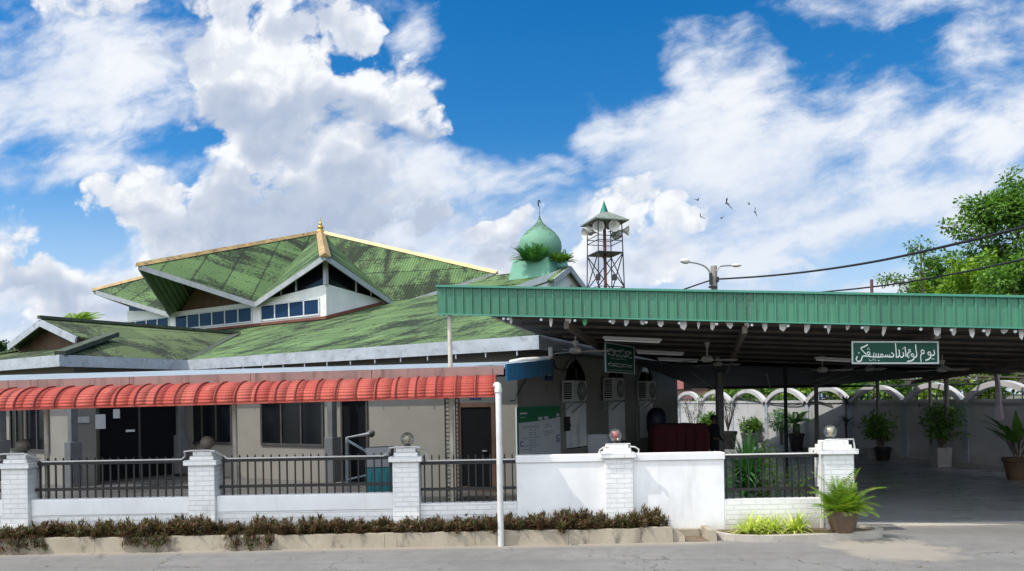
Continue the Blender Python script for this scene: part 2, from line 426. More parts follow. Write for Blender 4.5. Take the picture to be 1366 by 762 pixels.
def roof_tile(name, col, moss=.55, row=1.15, rib=.15, bright=1.0):
    m, h, b = newmat(name); uv = coords(h); u, v, _ = h.sep(uv)
    rown = h.m('FLOOR', h.div(v, row)); sheet = h.m('FLOOR', h.div(u, 1.05))
    wn = h.n('ShaderNodeTexWhiteNoise', noise_dimensions='2D'); h.put(wn.inputs['Vector'], h.xyz(sheet, rown)); tone = wn.outputs['Value']
    stretch = h.xyz(h.mul(u, 1.0), h.mul(v, .30))
    n1 = h.noise(stretch, 1.1, 7, .62, dist=.6, dim='2D'); n2 = h.noise(h.xyz(h.mul(u, .4), h.mul(v, .4)), .8, 4, .6, dim='2D'); n3 = h.noise(uv, 9, 5, .7, dim='2D')
    c = h.mix(h.lin(h.add(h.mul(tone, .5), h.mul(n3, .5)), .25, .8), scal(col, .74 * bright), scal(col, 1.16 * bright))
    edge = h.m('FRACT', h.div(v, row)); joint = h.sstep(edge, .88, 1.0)
    k = h.add(h.add(n1, h.mul(n2, .75)), h.add(h.mul(joint, .15), h.mul(h.sub(n3, .5), .75)))
    mk = h.sstep(h.add(k, h.mul(tone, .13)), 1.16 - .36 * moss, 1.42 - .36 * moss)
    c = h.mix(h.mul(mk, .93), c, (.014, .017, .013))
    yl = h.sstep(h.noise(stretch, 2.3, 5, .6, dim='2D'), .55, .75)
    c = h.mix(h.mul(yl, .30), c, (.17, .22, .075))
    w = h.m('SINE', h.mul(u, 2 * math.pi / rib))
    c = h.mix(h.mul(h.sstep(w, -.2, -1.0), .50), c, scal(col, .22))
    c = h.mix(h.mul(h.sstep(edge, .945, .98), .75), c, (.02, .025, .02))
    h.put(b.inputs['Base Color'], c); b.inputs['Roughness'].default_value = .8; b.inputs['Specular IOR Level'].default_value = .25
    bump(h, b, h.add(h.add(h.mul(w, .5), h.mul(edge, .9)), h.mul(n3, .5)), .8, .035)
    return m

def ribbed(name, col, period=.15, rough=.45, dirt=(.02, .02, .02), amt=.5, metal=0.0, axis='u'):
    """profiled sheet, ribs along v"""
    m, h, b = newmat(name); uv = coords(h); u, v, _ = h.sep(uv)
    if axis == 'v': u, v = v, u
    w = h.m('SINE', h.mul(u, 2 * math.pi / period)); n = h.noise(coords(h, 'POS'), 1.6, 7, .65)
    c = h.mix(h.lin(n, .3, .7), scal(col, .75), scal(col, 1.15)); c = h.mix(h.mul(h.sstep(n, .55, .75), amt), c, dirt)
    c = h.mix(h.mul(h.sstep(w, -.5, -1), .35), c, scal(col, .45))
    h.put(b.inputs['Base Color'], c); b.inputs['Roughness'].default_value = rough; b.inputs['Metallic'].default_value = metal
    bump(h, b, w, .7, .02); return m

def brick_white(name):
    m, h, b = newmat(name); uv = coords(h)
    k = h.n('ShaderNodeTexBrick'); h.put(k.inputs['Vector'], uv)
    k.inputs['Scale'].default_value = 1.0; k.inputs['Brick Width'].default_value = .235; k.inputs['Row Height'].default_value = .078
    k.inputs['Mortar Size'].default_value = .006; k.inputs['Mortar Smooth'].default_value = .4
    k.inputs['Color1'].default_value = (1, 1, 1, 1); k.inputs['Color2'].default_value = (.9, .9, .9, 1); k.inputs['Mortar'].default_value = (0, 0, 0, 1)
    p = coords(h, 'POS'); n = h.noise(p, 7, 7, .7); n2 = h.noise(h.v('MULTIPLY', p, (1, 1, .35)), 3.2, 6, .65)
    c = h.mix(h.lin(n, .3, .7), (.73, .72, .69), (.85, .84, .81))
    c = h.mix(h.mul(h.m('SUBTRACT', 1.0, k.outputs['Fac']), 0.0), c, c)
    c = h.mix(h.mul(k.outputs['Fac'], h.lin(n, .35, .65, .06, .42)), c, (.40, .39, .37))
    c = h.mix(h.mul(h.sstep(n2, .58, .76), .45), c, (.33, .31, .27))
    z = h.sep(p)[2]
    c = h.mix(h.mul(h.sstep(h.add(z, h.mul(h.sub(n2, .5), .5)), .42, .05), .6), c, (.30, .26, .20))
    h.put(b.inputs['Base Color'], c); b.inputs['Roughness'].default_value = .65
    bump(h, b, h.add(h.mul(k.outputs['Fac'], -1.0), h.mul(n, .35)), .75, .012); return m

def plaster(name, col=(.78, .78, .77), dirt=(.30, .28, .24), amt=.35, foot=.5, footz=.35, scale=1.4, rough=.75):
    m, h, b = newmat(name); p = coords(h, 'POS'); n = h.noise(p, scale, 7, .6); n2 = h.noise(h.v('MULTIPLY', p, (1, 1, .22)), 2.6, 7, .68); n3 = h.noise(p, 60, 3, .6)
    c = h.mix(h.lin(n, .3, .7), scal(col, .88), scal(col, 1.06))
    c = h.mix(h.mul(h.sstep(n2, .55, .80), amt), c, dirt)
    z = h.sep(p)[2]
    c = h.mix(h.mul(h.sstep(h.add(z, h.mul(h.sub(n2, .5), .55)), footz, 0.0), foot), c, dirt)
    h.put(b.inputs['Base Color'], c); b.inputs['Roughness'].default_value = rough
    bump(h, b, h.add(h.mul(n3, .4), h.mul(n, 1.0)), .28, .012); return m

def asphalt(name):
    m, h, b = newmat(name); p = coords(h, 'POS'); x, y, _ = h.sep(p)
    n = h.noise(p, .55, 6, .6); n2 = h.noise(p, 4.0, 7, .65); g = h.noise(p, 130, 2, .6); vv = h.vor(p, 95, 0, out='Color'); vs = h.sep(vv)[0]
    c = h.mix(h.lin(n, .3, .7), (.185, .177, .166), (.27, .26, .245))
    c = h.mix(h.mul(h.sstep(n2, .42, .70), .35), c, (.125, .118, .11))
    c = h.mix(h.mul(h.lin(vs, .55, 1.0), .45), c, (.27, .26, .245))
    c = h.mix(h.mul(h.lin(g, .62, .35), .4), c, (.05, .047, .045))
    c = h.mix(h.mul(h.sstep(h.noise(h.v('MULTIPLY', p, (.10, 1.6, 1)), 1.5, 5, .6), .50, .68), .30), c, (.11, .105, .10))
    # cracks
    wv = h.v('ADD', p, h.v('MULTIPLY', h.noise(p, 2.2, 4, .6, color=True), (.9, .9, 0)))
    ck = h.vor(wv, .55, 0, feature='DISTANCE_TO_EDGE')
    c = h.mix(h.mul(h.sstep(ck, .012, .0), h.mul(h.sstep(n, .45, .6), .65)), c, (.035, .032, .03))
    # pale worn concrete patch in front of the island and dust along the kerb
    q = h.v('SUBTRACT', p, (PATCH.x, PATCH.y, 0)); qx, qy, _ = h.sep(q); qx = h.add(qx, h.mul(qy, .15))
    e = h.m('SQRT', h.add(h.m('POWER', h.div(qx, .68), 2.0), h.m('POWER', h.div(qy, .80), 2.0)))
    e = h.add(e, h.mul(h.sub(h.noise(p, 2.6, 6, .6), .5), 2.0))
    c = h.mix(h.mul(h.sstep(e, 1.45, .75), .62), c, h.mix(n2, (.40, .34, .27), (.33, .29, .24)))
    d = h.add(y, h.mul(h.sub(n2, .5), .30))
    c = h.mix(h.mul(h.sstep(d, 11.1, 11.42), h.mul(h.sstep(x, 3.4, 2.8), .75)), c, (.33, .28, .22))
    c = h.mix(h.mul(h.sstep(h.add(d, h.mul(h.sub(x, 5.6), -.02)), 12.05, 12.6), h.mul(h.sstep(x, 4.8, 5.6), .5)), c, (.30, .27, .23))
    h.put(b.inputs['Base Color'], c); b.inputs['Roughness'].default_value = .85; b.inputs['Specular IOR Level'].default_value = .3
    bump(h, b, h.add(h.add(g, vs), h.mul(h.sstep(ck, .012, 0), -2)), .5, .006); return m

def concrete(name, a=(.30, .26, .20), c2=(.44, .39, .31), dark=(.07, .06, .045), amt=.55, scale=2.2, streak=True):
    m, h, b = newmat(name); p = coords(h, 'POS')
    n = h.noise(p, scale, 7, .65); n2 = h.noise(h.v('MULTIPLY', p, (1, 1, .4 if streak else 1)), scale * 1.4, 7, .7); n3 = h.noise(p, 55, 4, .6)
    c = h.mix(h.lin(n, .3, .7), a, c2); c = h.mix(h.mul(h.sstep(n2, .52, .72), amt), c, dark); c = h.mix(h.mul(h.lin(n3, .55, .8), .4), c, scal(a, .5))
    h.put(b.inputs['Base Color'], c); b.inputs['Roughness'].default_value = .85
    bump(h, b, h.add(n3, h.mul(n, 2)), .5, .012); return m

def slabfloor(name, col=(.11, .115, .125), rough=.35):
    m, h, b = newmat(name); p = coords(h, 'POS'); n = h.noise(p, .5, 6, .6); n2 = h.noise(h.v('MULTIPLY', p, (.25, 1, 1)), 2.2, 7, .65); g = h.noise(p, 90, 3, .6)
    c = h.mix(h.lin(n, .3, .7), scal(col, .7), scal(col, 1.3)); c = h.mix(h.mul(h.sstep(n2, .48, .72), .35), c, scal(col, .55))
    c = h.mix(h.mul(h.lin(g, .5, .8), .25), c, scal(col, 1.7))
    h.put(b.inputs['Base Color'], c); h.put(b.inputs['Roughness'], h.lin(n2, .3, .7, rough - .12, rough + .25)); b.inputs['Specular IOR Level'].default_value = .4
    bump(h, b, h.add(g, h.mul(n2, .5)), .25, .004); return m

def leafmat(name, cols, rough=.5, trans=.35, dead=None):
    """leaf colour differs from leaf to leaf (random per island); light shines through"""
    m, h, b = newmat(name); t = h.t
    r = h.n('ShaderNodeNewGeometry').outputs['Random Per Island']; n = h.noise(coords(h, 'POS'), 1.3, 3, .6)
    k = h.add(h.mul(r, .6), h.mul(h.lin(n, .3, .7), .4))
    stops = [((i + .3) / len(cols), c) for i, c in enumerate(cols)]
    c = h.ramp(k, stops)
    if dead: c = h.mix(h.sstep(r, .93, .96), c, dead)
    h.put(b.inputs['Base Color'], c); b.inputs['Roughness'].default_value = rough; b.inputs['Specular IOR Level'].default_value = .3
    tr = h.n('ShaderNodeBsdfTranslucent'); h.put(tr.inputs[0], h.mix(.5, c, (.55, .75, .12), 'MULTIPLY'))
    h.put(tr.inputs[0], h.mix(1.0, c, (1.5, 1.6, .7), 'MULTIPLY'))
    mx = h.n('ShaderNodeMixShader'); mx.inputs[0].default_value = trans
    out = t.nodes['Material Output']
    t.links.new(b.outputs[0], mx.inputs[1]); t.links.new(tr.outputs[0], mx.inputs[2]); t.links.new(mx.outputs[0], out.inputs[0])
    return m
def glassdark(name, col=(.012, .02, .035), rough=.06, spec=.32):
    m, h, b = newmat(name); n = h.noise(coords(h, 'POS'), .9, 3, .5)
    h.put(b.inputs['Base Color'], h.mix(n, scal(col, .6), scal(col, 1.5))); b.inputs['Roughness'].default_value = rough; b.inputs['Specular IOR Level'].default_value = spec
    bump(h, b, n, .04, .02); return m
def clearglass(name, tint=(.80, .82, .80)):
    m, h, b = newmat(name); t = h.t
    g = h.n('ShaderNodeBsdfGlossy'); g.inputs['Roughness'].default_value = .08; tr = h.n('ShaderNodeBsdfTransparent'); h.put(tr.inputs[0], tint)
    lw = h.n('ShaderNodeLayerWeight'); lw.inputs[0].default_value = .35
    df = h.n('ShaderNodeBsdfDiffuse'); h.put(df.inputs[0], (.5, .5, .47)); n = h.noise(coords(h, 'POS'), 12, 4, .6)
    m1 = h.n('ShaderNodeMixShader'); h.put(m1.inputs[0], h.lin(n, .4, .75, .03, .14)); t.links.new(tr.outputs[0], m1.inputs[1]); t.links.new(df.outputs[0], m1.inputs[2])
    mx = h.n('ShaderNodeMixShader'); h.put(mx.inputs[0], h.lin(lw.outputs['Fresnel'], 0, 1, .05, .6)); t.links.new(m1.outputs[0], mx.inputs[1]); t.links.new(g.outputs[0], mx.inputs[2])
    t.links.new(mx.outputs[0], t.nodes['Material Output'].inputs[0]); return m

PATCH = ground(1185, 732)
M = dict(
    roof=roof_tile('green_roof_sheet', (.150, .240, .092), .78, rib=.11),
    roof_top=roof_tile('green_roof_sheet_upper', (.126, .216, .078), .84, rib=.125),
    roof_left=roof_tile('green_roof_sheet_wing', (.135, .185, .075), .84, rib=.11),
    roof_under=ribbed('green_sheet_underside', (.10, .17, .09), .2, .6),
    gold=generic('weathered_gold_ridge', (.40, .27, .11), .7, .45, 2, dirt=(.06, .04, .02), dirt_amt=.95, bmp=.3),
    gold_clean=generic('gold_ridge', (.60, .45, .20), .5, .22, 2, dirt=(.22, .14, .05), dirt_amt=.4),
    gilt=generic('gilt_finial', (.55, .36, .08), .35, .2, 6, metal=.6),
    ridge=generic('mossy_ridge_cap', (.055, .07, .045), .85, .5, 4, bmp=.5),
    fascia=generic('weathered_pale_fascia', (.37, .40, .43), .65, .2, 2.5, dirt=(.16, .18, .20), dirt_amt=.65, bmp=.2),
    barge=generic('grey_barge_board', (.34, .36, .37), .6, .2, 3, dirt=(.15, .16, .16), dirt_amt=.5),
    soffit=generic('brown_timber_soffit', (.11, .065, .035), .8, .4, 3, bmp=.2),
    soffit_dark=generic('dark_soffit', (.16, .15, .14), .85, .35, 2),
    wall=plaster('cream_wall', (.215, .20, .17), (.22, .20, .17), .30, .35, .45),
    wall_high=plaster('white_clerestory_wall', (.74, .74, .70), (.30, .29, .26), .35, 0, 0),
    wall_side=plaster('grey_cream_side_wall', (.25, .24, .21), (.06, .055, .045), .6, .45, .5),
    white=plaster('white_wall_plaster', (.82, .81, .79), (.46, .43, .38), .42, .60, .34),
    bound=plaster('boundary_wall_plaster', (.47, .46, .45), (.14, .13, .12), .65, .5, .45),
    brick=brick_white('white_painted_brick'),
    pilaster=generic('blue_grey_pilaster', (.36, .39, .44), .75, .3, 2),
    greypaint=generic('grey_column_paint', (.105, .108, .11), .6, .25, 3),
    pane=glassdark('blue_tinted_pane', (.010, .030, .075), .10, .12), pane_dark=glassdark('dark_pane', (.005, .006, .008), .12), frame=generic('pale_window_frame', (.56, .58, .58), .5, .15, 5),
    frame_dark=generic('dark_window_frame', (.05, .045, .04), .5, .3, 5), wood=generic('brown_door_frame', (.09, .045, .025), .55, .3, 5), door=generic('dark_door', (.005, .0055, .007), .8, .4, 4, spec=.1),
    flash=generic('red_lead_flashing', (.16, .055, .035), .8, .4, 3),
    frost=plaster('whitewashed_pane', (.74, .75, .74), (.05, .05, .05), .75, 0, 0, 3.0),
    greenmetal=generic('green_fascia_sheet', (.045, .190, .105), .42, .18, 1.3, dirt=(.028, .085, .06), dirt_amt=.8, streak=True),
    greencap=generic('green_flashing', (.05, .24, .16), .4, .15, 2),
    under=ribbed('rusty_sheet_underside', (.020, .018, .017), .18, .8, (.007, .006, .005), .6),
    beam=generic('brown_purlin', (.115, .092, .072), .75, .4, 3), net=generic('black_shade_cloth', (.006, .009, .010), .8, .3, 6),
    steelpost=generic('grey_steel_post', (.20, .19, .17), .6, .3, 4), cream_post=generic('cream_pvc_post', (.55, .49, .40), .5, .15, 3, dirt=(.25, .18, .1), dirt_amt=.4),
    whitepipe=generic('white_pvc_pipe', (.60, .59, .56), .4, .10, 3, dirt=(.4, .37, .31), dirt_amt=.4),
    bluesheet=ribbed('blue_profiled_sheet', (.02, .14, .27), .16, .45, (.01, .05, .09), .4), porchroof=ribbed('pale_blue_roof_sheet', (.31, .36, .39), .18, .6, (.16, .2, .22), .6),
    rust=generic('rusty_pink_gutter', (.30, .185, .16), .7, .25, 2.2, dirt=(.10, .055, .045), dirt_amt=.75, streak=True, bmp=.2),
    iron=generic('black_railing_paint', (.012, .0115, .011), .5, .3, 8), kerb=concrete('kerb_concrete', (.28, .235, .17), (.40, .345, .26), (.045, .04, .03), .85), kerb2=concrete('pale_kerb_concrete', (.34, .31, .26), (.47, .43, .37), (.12, .10, .08), .4),
    thresh=concrete('threshold_concrete', (.40, .36, .30), (.52, .47, .40), (.20, .18, .15), .4, 1.4, False),
    road=asphalt('asphalt'), slab=slabfloor('parking_floor_concrete', (.29, .295, .305), .26), yard=slabfloor('yard_tiles', (.10, .095, .09), .28),
    soil=concrete('dry_soil', (.10, .07, .045), (.18, .13, .085), (.05, .035, .02), .6, 6, False), earth=concrete('ground_earth', (.09, .10, .05), (.15, .14, .08), (.05, .06, .03), .6, .6, False),
    dome=generic('green_dome_paint', (.14, .30, .20), .55, .2, 2.2, dirt=(.055, .075, .05), dirt_amt=.75), domebase=generic('green_plinth_paint', (.15, .36, .25), .6, .15, 1.4, dirt=(.1, .2, .14), dirt_amt=.4),
    darkmetal=generic('dark_metal', (.04, .04, .04), .5, .3, 6, metal=.5), rustred=generic('red_oxide_steel', (.14, .05, .04), .65, .35, 5), galv=generic('galvanised_steel', (.30, .30, .30), .45, .25, 5, metal=.4),
    hornw=generic('horn_grey_white', (.62, .60, .55), .5, .15, 8), towroof=generic('grey_green_tower_roof', (.20, .23, .19), .6, .25, 3), spire=generic('green_spire', (.02, .20, .14), .4, .15, 4),
    acw=generic('ac_casing', (.48, .47, .43), .5, .15, 4, dirt=(.2, .18, .15), dirt_amt=.5), acd=generic('ac_grille_dark', (.03, .03, .03), .6, .3, 6),
    signgreen=generic('sign_green', (.004, .058, .034), .45, .15, 2, coat=.0, spec=.25), signwhite=generic('sign_lettering', (.70, .74, .70), .5, .06, 9), signframe=generic('sign_frame', (.42, .47, .43), .5, .12, 4),
    boardwhite=generic('notice_white', (.62, .65, .68), .4, .08, 3), boardgreen=generic('notice_green', (.008, .16, .065), .4, .12, 3), ink=generic('notice_ink', (.07, .08, .11), .7, .1, 5), inkblue=generic('notice_blue', (.02, .08, .25), .6, .1, 5),
    nameblue=generic('nameplate_blue', (.01, .04, .13), .4, .1, 5), tube=generic('lamp_tube_housing', (.55, .54, .50), .5, .1, 6), fan=generic('fan_cream', (.40, .38, .33), .5, .15, 6),
    pennant=generic('white_pennant', (.62, .60, .56), .8, .15, 9), pengreen=generic('green_pennant', (.10, .35, .16), .8, .15, 9), bulb=generic('white_bulb', (.9, .9, .88), .25, .03, 9),
    stone=generic('brown_globe', (.11, .09, .075), .55, .35, 9, bmp=.2), clear=clearglass('clear_globe'), redbulb=generic('red_bulb', (.55, .03, .02), .3, .1, 9), amber=generic('amber_bulb', (.60, .50, .28), .3, .1, 9),
    teal=generic('teal_plastic', (.01, .17, .20), .45, .15, 3), lid=generic('grey_lid', (.26, .27, .28), .55, .1, 3), terra=generic('brown_glazed_pot', (.13, .085, .055), .35, .3, 5, dirt=(.05, .035, .025), dirt_amt=.5), blackpot=generic('black_pot', (.018, .017, .016), .6, .2, 5),
    redpot=generic('dull_red_pot', (.10, .035, .025), .6, .2, 5), whitepot=generic('white_planter', (.36, .35, .33), .6, .15, 4, dirt=(.2, .18, .15), dirt_amt=.5), maroon=generic('maroon_cloth', (.075, .008, .014), .85, .3, 4), bluedrum=generic('dark_blue_drum', (.008, .012, .035), .5, .2, 4),
    bark=generic('bark', (.13, .10, .075), .9, .4, 7, bmp=.5, bscale=25), polemat=concrete('concrete_pole', (.24, .22, .19), (.34, .32, .28), (.08, .07, .06), .5), cable=generic('black_cable', (.012, .012, .013), .6, .1, 4),
    bird=generic('dark_bird', (.035, .032, .03), .8, .3, 20), banner=generic('faded_pink_banner', (.36, .29, .33), .8, .25, 3), pinkwall=generic('pink_house_wall', (.40, .20, .20), .8, .15, 1), bluewall=generic('pale_blue_house_wall', (.30, .42, .55), .8, .15, 1),
    redroof=generic('dull_red_roof', (.22, .07, .06), .8, .3, 2), paper=generic('paper', (.55, .55, .53), .8, .08, 6), skin=generic('skin', (.20, .11, .07), .55, .12, 9), hair=generic('black_hair', (.006, .006, .006), .6, .2, 30), shirt=generic('dark_shirt', (.010, .010, .013), .9, .3, 12), trousers=generic('dark_trousers', (.008, .008, .009), .9, .3, 12),
    lf_tree=leafmat('tree_leaves', [(.035, .088, .013), (.08, .18, .024), (.15, .28, .038)], trans=.3), lf_light=leafmat('light_tree_leaves', [(.08, .16, .014), (.17, .29, .022), (.27, .40, .04)], trans=.35),
    lf_dark=leafmat('dark_leaves', [(.012, .03, .010), (.025, .06, .016), (.05, .10, .022)], trans=.2), lf_fern=leafmat('fern_leaves', [(.025, .10, .03), (.05, .18, .04), (.10, .27, .07)], trans=.25),
    lf_palm=leafmat('palm_leaves', [(.08, .16, .016), (.15, .27, .026), (.25, .36, .045)], dead=(.33, .27, .07), trans=.35), lf_lime=leafmat('striped_lime_leaves', [(.22, .33, .025), (.40, .50, .06), (.66, .68, .24)], trans=.3),
    lf_hedge=leafmat('reddish_hedge_leaves', [(.04, .06, .018), (.105, .042, .028), (.06, .085, .024), (.15, .066, .042), (.085, .11, .034)], trans=.2, rough=.55),
    lf_grass=leafmat('dry_grass', [(.10, .10, .03), (.19, .15, .05), (.16, .20, .04)], trans=.25), lf_bare=leafmat('sparse_leaves', [(.05, .07, .03), (.09, .12, .05)], trans=.3),
)
def awningmat():
    m, h, b = newmat('red_awning_sheet'); uv = coords(h); u, v, _ = h.sep(uv)
    n = h.noise(coords(h, 'POS'), 2.2, 6, .6); col = (.39, .062, .042)
    c = h.mix(h.lin(n, .3, .7), scal(col, .82), scal(col, 1.15)); c = h.mix(h.mul(h.sstep(n, .56, .75), .35), c, (.60, .24, .17))
    wn = h.n('ShaderNodeTexWhiteNoise', noise_dimensions='1D'); h.put(wn.inputs['W'], h.m('FLOOR', h.div(h.add(u, .257), .308)))
    c = h.mix(h.mul(wn.outputs['Value'], .40), c, (.48, .15, .11)); sk = h.noise(h.xyz(h.mul(u, 7.0), h.mul(v, 1.1)), 1.0, 5, .65, dim='2D'); c = h.mix(h.mul(h.sstep(sk, .52, .72), .40), c, (.13, .035, .026))
    g = h.mx(h.sstep(h.m('SINE', h.mul(v, 2 * math.pi / .055)), .55, 1), h.mul(h.sstep(h.m('SINE', h.mul(u, 2 * math.pi / .052)), .7, 1), .6))
    c = h.mix(h.mul(g, .45), c, (.22, .03, .022))
    h.put(b.inputs['Base Color'], c); b.inputs['Roughness'].default_value = .7; b.inputs['Specular IOR Level'].default_value = .25
    bump(h, b, h.mul(g, -1), .5, .008); return m
M['awning'] = awningmat(); M['awning_rib'] = generic('dark_red_rib', (.26, .045, .03), .7, .25, 5)
def domemat():
    m, h, b = newmat('weathered_dome'); p = coords(h, 'POS'); z = h.sep(p)[2]; n = h.noise(p, 2.0, 7, .65); n2 = h.noise(p, 9, 6, .7); n3 = h.noise(h.v('MULTIPLY', p, (1, 1, .25)), 4, 5, .6)
    c = h.mix(h.lin(n, .3, .7), (.115, .26, .17), (.18, .35, .24)); c = h.mix(h.mul(h.sstep(n3, .5, .75), .4), c, (.25, .36, .28))
    up = h.lin(z, 8.3, 9.3, -.16, .12); c = h.mix(h.mul(h.sstep(h.add(h.add(h.mul(n, .5), h.mul(n2, .5)), up), .50, .64), .72), c, (.05, .065, .045))
    h.put(b.inputs['Base Color'], c); b.inputs['Roughness'].default_value = .7; b.inputs['Specular IOR Level'].default_value = .25; bump(h, b, n2, .2, .02); return m
M['dome_stain'] = domemat()
def fasciamat():
    m, h, b = newmat('green_fascia_sheet'); uv = coords(h); u, v, _ = h.sep(uv); p = coords(h, 'POS')
    wn = h.n('ShaderNodeTexWhiteNoise', noise_dimensions='1D'); h.put(wn.inputs['W'], h.m('FLOOR', h.div(u, .93))); t = wn.outputs['Value']
    n = h.noise(p, 1.3, 6, .6); st = h.noise(h.xyz(h.mul(u, 9), h.mul(v, .9)), 1.0, 6, .65, dim='2D'); f = h.noise(p, 22, 5, .7)
    c = h.mix(h.lin(h.add(h.mul(n, .6), h.mul(t, .4)), .25, .75), (.034, .150, .086), (.056, .215, .125)); c = h.mix(h.mul(h.sstep(st, .50, .74), .55), c, (.022, .072, .05)); c = h.mix(h.mul(h.sstep(h.add(st, h.mul(f, .5)), .86, 1.0), .5), c, (.16, .24, .17))
    c = h.mix(h.mul(h.sstep(f, .68, .76), .5), c, (.09, .06, .03))
    h.put(b.inputs['Base Color'], c); b.inputs['Roughness'].default_value = .5; bump(h, b, h.noise(h.xyz(h.mul(u, 1.2), h.mul(v, .8)), 1.0, 3, .5, dim='2D'), .35, .05); return m
M['greenmetal'] = fasciamat()
rnd = random.Random(5)

# ================================================================ the setting
def flat(name, poly, z, mat, kind='structure'):
    mb = MB(); mb.face([(p[0], p[1], z) for p in poly]); return mb.build(name, M[mat], kind=kind)
YF = 12.1                                                  # line of the fence
flat('ground', [(-700, -300), (700, -300), (700, 900), (-700, 900)], -.02, 'earth')
flat('road', [(-120, -40), (120, -40), (120, 12.78), (3.2, 12.78), (3.2, 11.5), (-120, 11.5)], 0.0, 'road')
flat('yard_floor', [(-16, 12.21), (3.2, 12.21), (3.2, 26), (9, 34), (-16, 34)], .10, 'yard')
slab_poly = [(3.5, 12.95), (5.45, 12.95), (5.45, 12.72), (15.3, 12.52), (15.3, 15), (7.4, 48.2), (3.5, 48.2)]
mb = MB(); mb.prism([(x, y, -.015) for x, y in slab_poly], (0, 0, .035)); mb.build('parking_floor', M['slab'], kind='structure')
mb = MB(); mb.prism([(5.45, 12.50, -.01), (16, 12.28, -.01), (16, 12.515, -.01), (5.45, 12.715, -.01)], (0, 0, .025)); mb.build('concrete_threshold', M['thresh'], kind='structure')
# kerb and planting bed in front of the fence
mb = MB()
x = -11.0
while x < 2.35:
    L = rnd.uniform(1.1, 1.7); x1 = min(x + L, 2.42); h_ = .215 + rnd.uniform(-.012, .012)
    mb.prism([(x + .002, 11.42, -.02), (x1 - .002, 11.42, -.02), (x1 - .002, 11.45, h_), (x + .002, 11.45, h_)], (0, .11, 0)); x = x1
mb.build('kerb', M['kerb'], bevel=.012, kind='structure')
flat('planting_soil', [(-11, 11.54), (2.42, 11.54), (2.42, 12.0), (-11, 12.0)], .17, 'soil')
# open drain between the bed and the island: broken concrete sides
mb = MB()
mb.prism([(2.42, 11.47, -.02), (2.62, 11.47, -.02), (2.60, 11.5, .10), (2.44, 11.5, .18)], (0, .45, 0))
mb.prism([(2.97, 11.47, -.02), (3.10, 11.47, -.02), (3.10, 11.5, .16), (2.99, 11.5, .16)], (0, .5, 0))
mb.b2((2.6, 11.9, -.02), (3.0, 12.0, .12)); mb.build('drain_channel', M['kerb'], bevel=.01, kind='structure')
flat('drain_bottom', [(2.6, 11.47), (2.99, 11.47), (2.99, 11.9), (2.6, 11.9)], .006, 'soil')
# planted island by the gate pillar, with its curved kerb
isl = [(3.10, 11.96), (3.10, 11.72), (3.35, 11.42), (3.9, 11.30), (4.6, 11.33), (5.2, 11.38), (5.55, 11.46), (5.72, 11.62), (5.70, 11.80), (5.52, 11.96)]
isl = [tuple(p) for p in smoothpts(isl, 4)]
mb = MB(); mid = Vector((4.4, 11.9))
for i in range(len(isl) - 1):
    a, b_ = Vector(isl[i]), Vector(isl[i + 1]); ai = a + (mid - a).normalized() * .11; bi = b_ + (mid - b_).normalized() * .11
    hh = .10 if i < 20 else .12
    mb.prism([(*a, -.02), (*b_, -.02), (*bi, -.02), (*ai, -.02)], (0, 0, hh + .02))
mb.build('island_kerb', M['kerb2'], bevel=.008, kind='structure')
mb = MB(); mb.face([(p[0] + (mid.x - p[0]) * .03, p[1] + .05, .085) for p in isl] ); mb.build('island_soil', M['soil'], kind='structure')

# ================================================================ the mosque
EZ, K = 3.60, .28                                         # eave height, roof pitch
mosque = thing('mosque', 'white walled mosque with green tiled roofs, blue clerestory windows and gold ridge finial', 'mosque', B(16, 10, 0))
def zr(s): return EZ + K * s
RS, GF = 12.8, 6.07                                       # ridge line, gable position
SE = 11.5                                                 # end of the side eave
GZ = EZ + K * GF
rz = zr(RS)
A = lambda f, s, z: B(f, s, z)
WF, WS = 12.07, -3.66                                     # projecting wing: right eave, front eave
WR, KW = 15.6, .32; wz = EZ + KW * 4
# main roof
mb = MB()
va, vb = 12.07, 16.07                                      # where the wing's roof runs into it
sv = (wz - EZ) / K
slab(mb, [A(0, 0, EZ), A(GF, GF, GZ), A(GF, RS, rz), A(32, RS, rz), A(38, 0, EZ), A(20.1, 0, EZ), A(WR, sv, wz), A(WF, 0, EZ)], .07)
slab(mb, [A(0, 0, EZ), A(0, SE, EZ), A(GF, SE, GZ), A(GF, GF, GZ)], .07)
slab(mb, [A(GF, RS, rz), A(32, RS, rz), A(34, 18.4, rz - 3.2), A(GF, 18.4, rz - 3.2)], .07)
roof = mb.build('roof', M['roof'], mosque)
mb = MB(); slab(mb, [A(32, RS, rz), A(38, 0, EZ), A(40, 9, EZ), A(34, 18.4, EZ + .2)], .07); mb.build('hip_roof', M['roof'], mosque)
